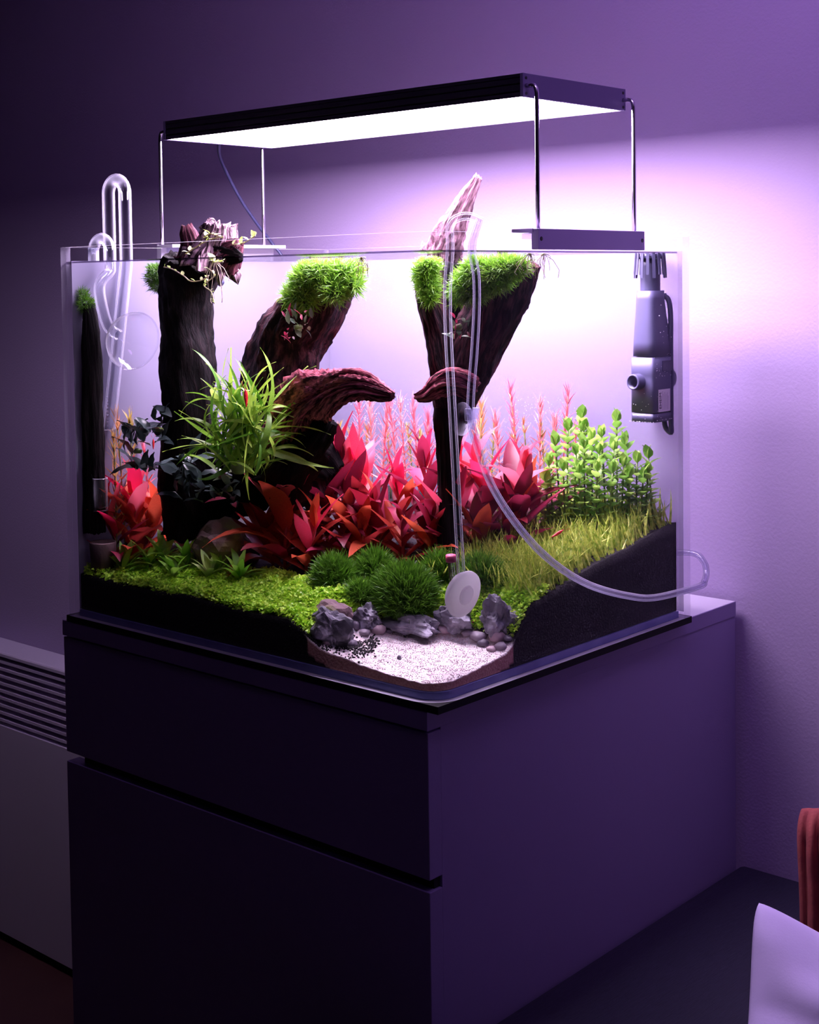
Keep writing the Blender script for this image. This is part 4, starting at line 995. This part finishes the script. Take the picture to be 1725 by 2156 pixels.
# ------------------------------------------------------------------ CO2 diffuser and hose on the side pane
def sx(px, py, x): return at(px, py, 0, x)
xd = -.020
dif = thing('glass_diffuser', 'clear glass diffuser pipe with a round white ceramic disc in the front corner', 'diffuser', sx(977, 1250, xd))
top = sx(948, 530, xd)
hook = [(xd, top.y, H+.002), (xd+.003, top.y, H+.010), (xd+.010, top.y+.004, H+.0145), (xd+.018, top.y+.010, H+.015), (.006, top.y+.018, H+.010)]
pd = [sx(972, 1215, xd), sx(966, 1120, xd), sx(960, 1000, xd), sx(952, 850, xd), sx(944, 700, xd), sx(943, 600, xd), top]
pd = [Vector(q) for q in smoothpath([tuple(q) for q in pd]+hook, 5)]
pipe('riser', pd, .0042, M['pipe'], dif, 14); pipe('inner_wall', pd, .0022, M['pipe'], dif, 12)
C = sx(977, 1251, xd+.0)
rD = 51*mpp(C)
lathe('disc', C, (1, -.03, -.2), [(-.012, .0005), (-.012, rD*.55), (-.007, rD*.86), (-.001, rD), (.0015, rD*.985), (.0025, rD*.8), (.0035, .0005)], M['cer'], dif, 44)
lathe('hub', C, (1, -.03, -.2), [(.003, rD*.42), (.0045, rD*.40), (.005, rD*.3), (.005, .0005)], M['cer'], dif, 30)
lathe('collar', sx(950, 1182, xd-.004), (0.05, -.1, 1), [(0, .0005), (0, .0052), (.0065, .0052), (.0065, .0005)], M['pinkring'], dif, 20)
for q in (945, 953, 961):
    pipe('inner_tube', [sx(q+6, 1245, xd-.006), sx(q, 1180, xd-.004)], .0014, M['gstem'] if q != 953 else M['pipe'], dif, 8)
hose = thing('clear_hose', 'clear flexible hose hanging outside the side pane and curving around the back corner', 'hose', sx(1100, 1115, .008))
xh = .0075
hp = [Vector((.0045, top.y+.0165, H+.0112)), sx(994, 520, xh), sx(1003, 580, xh), sx(1004, 650, xh), sx(999, 740, xh), sx(992, 830, xh), sx(993, 890, xh), sx(1012, 960, xh), sx(1040, 1030, xh), sx(1085, 1100, xh), sx(1135, 1158, xh), sx(1190, 1203, xh), sx(1250, 1235, xh), sx(1320, 1254, xh), sx(1380, 1258, xh+.002)]
zb_ = sx(1430, 1247, .01).z
hp += [Vector((.0125, W-.002, zb_)), Vector((.0135, W+.010, zb_+.005)), Vector((.0105, W+.020, zb_+.014)), Vector((.002, W+.028, zb_+.025)), Vector((-.016, W+.033, zb_+.032)), Vector((-.06, W+.033, zb_+.026)), Vector((-.16, W+.034, zb_+.004)), Vector((-.3, W+.034, .02))]
hp = [Vector(q) for q in smoothpath([tuple(q) for q in hp], 7)]
tube('hose', hp, .0040, M['hose'], hose, 14, cap=False); tube('bore', hp, .0024, M['hose'], hose, 10, cap=False)
sc_ = thing('suction_cup', 'clear suction cup with a clip holding the hose on the side pane', 'suction cup', sx(975, 882, .001))
C = sx(973, 882, .0005)
lathe('cup', C, (1, 0, 0), [(.0002, .0165), (.001, .0160), (.003, .0105), (.005, .005), (.008, .0045), (.008, .0004)], M['acryl'], sc_, 30)
C2 = sx(990, 872, .004)
box('clip', (C2.x-.001, C2.y-.0075, C2.z-.006), (C2.x+.0065, C2.y-.0047, C2.z+.006), M['acryl'], sc_, bev=.0005)
box('clip', (C2.x-.001, C2.y+.0047, C2.z-.006), (C2.x+.0065, C2.y+.0075, C2.z+.006), M['acryl'], sc_, bev=.0005)

# ------------------------------------------------------------------ the surface skimmer pump
XP, YP = -.0282, .4405          # body centre
def zp(py): return at(1380, py, 1, YP-.01).z
pump = thing('skimmer_pump', 'grey-violet surface skimmer pump hanging in the right rear corner', 'pump', (XP, YP, zp(885)))
def loft(name, secs, m, parent, pw=4.0, seg=36, cap=True, **k):
    """secs: (z, centre x, centre y, half x, half y)"""
    v, f = [], []
    for (z, cx, cy, hx, hy) in secs:
        for q in range(seg):
            a = 2*math.pi*q/seg; c, s_ = math.cos(a), math.sin(a)
            v.append((cx+hx*math.copysign(abs(c)**(2/pw), c), cy+hy*math.copysign(abs(s_)**(2/pw), s_), z))
    for i in range(len(secs)-1):
        for q in range(seg):
            a, c = i*seg+q, i*seg+(q+1) % seg; f.append((a, c, c+seg, a+seg))
    if cap: f.append(tuple(range(seg-1, -1, -1))); f.append(tuple(range((len(secs)-1)*seg, len(secs)*seg)))
    return mk(name, v, f, m, parent, **k)
hx, hy = .0165, .0235
mo = loft('motor_housing', [(zp(868), XP, YP, hx, hy), (zp(800), XP, YP, hx, hy), (zp(792), XP, YP, hx*.985, hy*.985), (zp(790), XP, YP, hx, hy), (zp(752), XP, YP, hx, hy)], M['pump'], pump, pw=9)
loft('bottom_cap', [(zp(888), XP, YP, hx*.99, hy*.99), (zp(870), XP, YP, hx*.99, hy*.99)], M['pumpdark'], pump, pw=9)
loft('shell', [(zp(750), XP, YP, hx, hy), (zp(720), XP, YP, hx*.98, hy*.97), (zp(690), XP, YP-.001, hx*.92, hy*.88), (zp(660), XP, YP-.002, hx*.84, hy*.78), (zp(630), XP, YP-.003, hx*.80, hy*.68), (zp(612), XP, YP-.003, hx*.79, hy*.66)], M['pump'], pump, pw=4)
lathe('neck', (XP, YP-.003, zp(614)), (0, 0, 1), [(0, .0118), (zp(560)-zp(614), .0118), (zp(545)-zp(614), .0118), (zp(545)-zp(614), .0005)], M['pumpdark'], pump, 24)
zc0, zc1 = zp(580), WL-.001
for k in range(16):
    a = 2*math.pi*k/16; c, s_ = math.cos(a), math.sin(a); r1, r2 = .0165, .0185
    jit = .004*(k % 2); z0 = zc0+jit-.003
    tx, ty = -s_*.0018, c*.0018; cx_, cy_ = XP, YP-.003
    v = [(cx_+c*r2*1.02-tx, cy_+s_*r2*1.02-ty, z0), (cx_+c*r2*1.02+tx, cy_+s_*r2*1.02+ty, z0), (cx_+c*(r2+.0012)+tx, cy_+s_*(r2+.0012)+ty, z0), (cx_+c*(r2+.0012)-tx, cy_+s_*(r2+.0012)-ty, z0),
         (cx_+c*r1-tx, cy_+s_*r1-ty, zc1), (cx_+c*r1+tx, cy_+s_*r1+ty, zc1), (cx_+c*(r1+.0012)+tx, cy_+s_*(r1+.0012)+ty, zc1), (cx_+c*(r1+.0012)-tx, cy_+s_*(r1+.0012)-ty, zc1)]
    mk('comb_tooth', v, boxv((0,0,0),(1,1,1))[1], M['pumpdark'], pump, smooth=False)
lathe('comb_ring', (XP, YP-.003, WL-.008), (0, 0, 1), [(0, .0125), (0, .0166), (.006, .0166), (.006, .0125)], M['pumpdark'], pump, 28)
No = Vector((XP-.004, YP-hy+.001, zp(803)))
lathe('outlet', No, (-.1, -1, 0), [(0, .0095), (.011, .0095), (.0125, .0090), (.0125, .0072), (.002, .0068), (.002, .0004)], M['pump'], pump, 28)
xl = XP+hx
lb_ = box('label', (xl-.0002, YP-.013, zp(867)), (xl+.0004, YP+.013, zp(820)), M['label'], pump, bev=.0001)
fc = bpy.data.curves.new('t', 'FONT'); fc.body = 'EHEIM'; fc.size = .0072; fc.extrude = .0001; fc.align_x = 'CENTER'; fc.align_y = 'CENTER'
fo = bpy.data.objects.new('t', fc); COL.objects.link(fo); dg = bpy.context.evaluated_depsgraph_get(); me = bpy.data.meshes.new_from_object(fo.evaluated_get(dg)); bpy.data.objects.remove(fo)
me.materials.clear(); me.materials.append(M['ink'])
zm = (zp(867)+zp(820))/2
mt = Matrix(((0, 0, 1, xl+.0005), (0, -1, 0, 0), (1, 0, 0, 0), (0, 0, 0, 1)))
to = bpy.data.objects.new('lettering', me); COL.objects.link(to); to.parent = lb_
o_ = ORG[lb_.name]
# text runs up the label: text x -> +z, text y -> -y
to.matrix_local = Matrix.Translation(Vector((xl+.0005, YP-.0092, zm))-o_) @ Matrix(((0, 0, 1, 0), (0, -1, 0, 0), (1, 0, 0, 0), (0, 0, 0, 1)))
ls = []
for k in range(6):
    y_ = YP-.0045+.0026*k; e = [0, .003, .001, .004, .002, .006][k]
    ls.append(boxv((xl+.0004, y_-.0003, zp(864)), (xl+.0005, y_+.0003, zp(824)-e)))
V, F = join(ls); mk('small_print', V, F, M['ink2'], lb_, smooth=False)
ls = [boxv((xl-.0008, YP-.020, zp(752)-.0004), (xl+.0001, YP+.020, zp(752)+.0004)), boxv((xl-.0008, YP-.004, zp(782)), (xl+.0007, YP+.020, zp(760)))]
V, F = join(ls); mk('latch', V, F, M['pumpdark'], pump, smooth=False)
box('cable_clip', (XP-.003, YP+hy*.6, zp(632)), (XP+.006, YP+.0245, zp(618)), M['pump'], pump, bev=.0006)
lathe('suction_cup', (XP, YP+hy-.002, zp(800)), (0, 1, 0), [(0, .005), (.004, .006), (.0085, .0155), (.0092, .0155), (.0092, .0004)], M['pumpdark'], pump, 24)
yc = YP
yc = .459
cb = [at(1398, 880, 1, yc), at(1402, 900, 1, yc), at(1420, 911, 1, yc), at(1434, 893, 1, yc), at(1437, 850, 1, yc), at(1432, 790, 1, yc), at(1429, 720, 1, yc), at(1420, 660, 1, yc), at(1408, 632, 1, yc), at(1400, 624, 1, yc)]
cb = [Vector((min(q.x, -.0137), q.y, q.z)) for q in cb]
tube('power_cord', [Vector(q) for q in smoothpath([tuple(q) for q in cb], 6)], .0032, M['cable'], pump, 10)
# bubbles clinging to the pump
r = random.Random(4); P = []
for k in range(60): P.append((xl+.0003, YP+r.uniform(-.02, .02), zp(r.choice([r.uniform(640, 880), r.uniform(745, 800), 884]))))
for k in range(30): P.append((XP+r.uniform(-hx, hx), YP-hy-.0002, zp(r.choice([887, r.uniform(800, 887)]))))
tv, tf = octa(); o = scatter('bubbles', tv, np.array(tf), P, [(0, 0, 1)]*len(P), [r.uniform(.0003, .0006) for _ in P], M['litwhite'], pump, np.random.default_rng(3))
# small bubbles pearling on plant tips
P = []
for k in range(260):
    q = at(r.gauss(r.choice([785, 850, 1095, 1185, 1138, 760]), 14), r.uniform(835, 900), 1, r.uniform(.28, .34))
    if inside(q): P.append(q)
for k in range(120):
    q = at(r.gauss(1300, 50), r.uniform(900, 1010), 1, r.uniform(.2, .3))
    if inside(q): P.append(q)
o = scatter('bubbles', tv, np.array(tf), P, [(0, 0, 1)]*len(P), [r.uniform(.0003, .0006) for _ in P], M['litwhite'], None, np.random.default_rng(3), origin=P[0])
tag(o, 'tiny oxygen bubbles pearling on the stem tips', 'bubbles', kind='stuff')
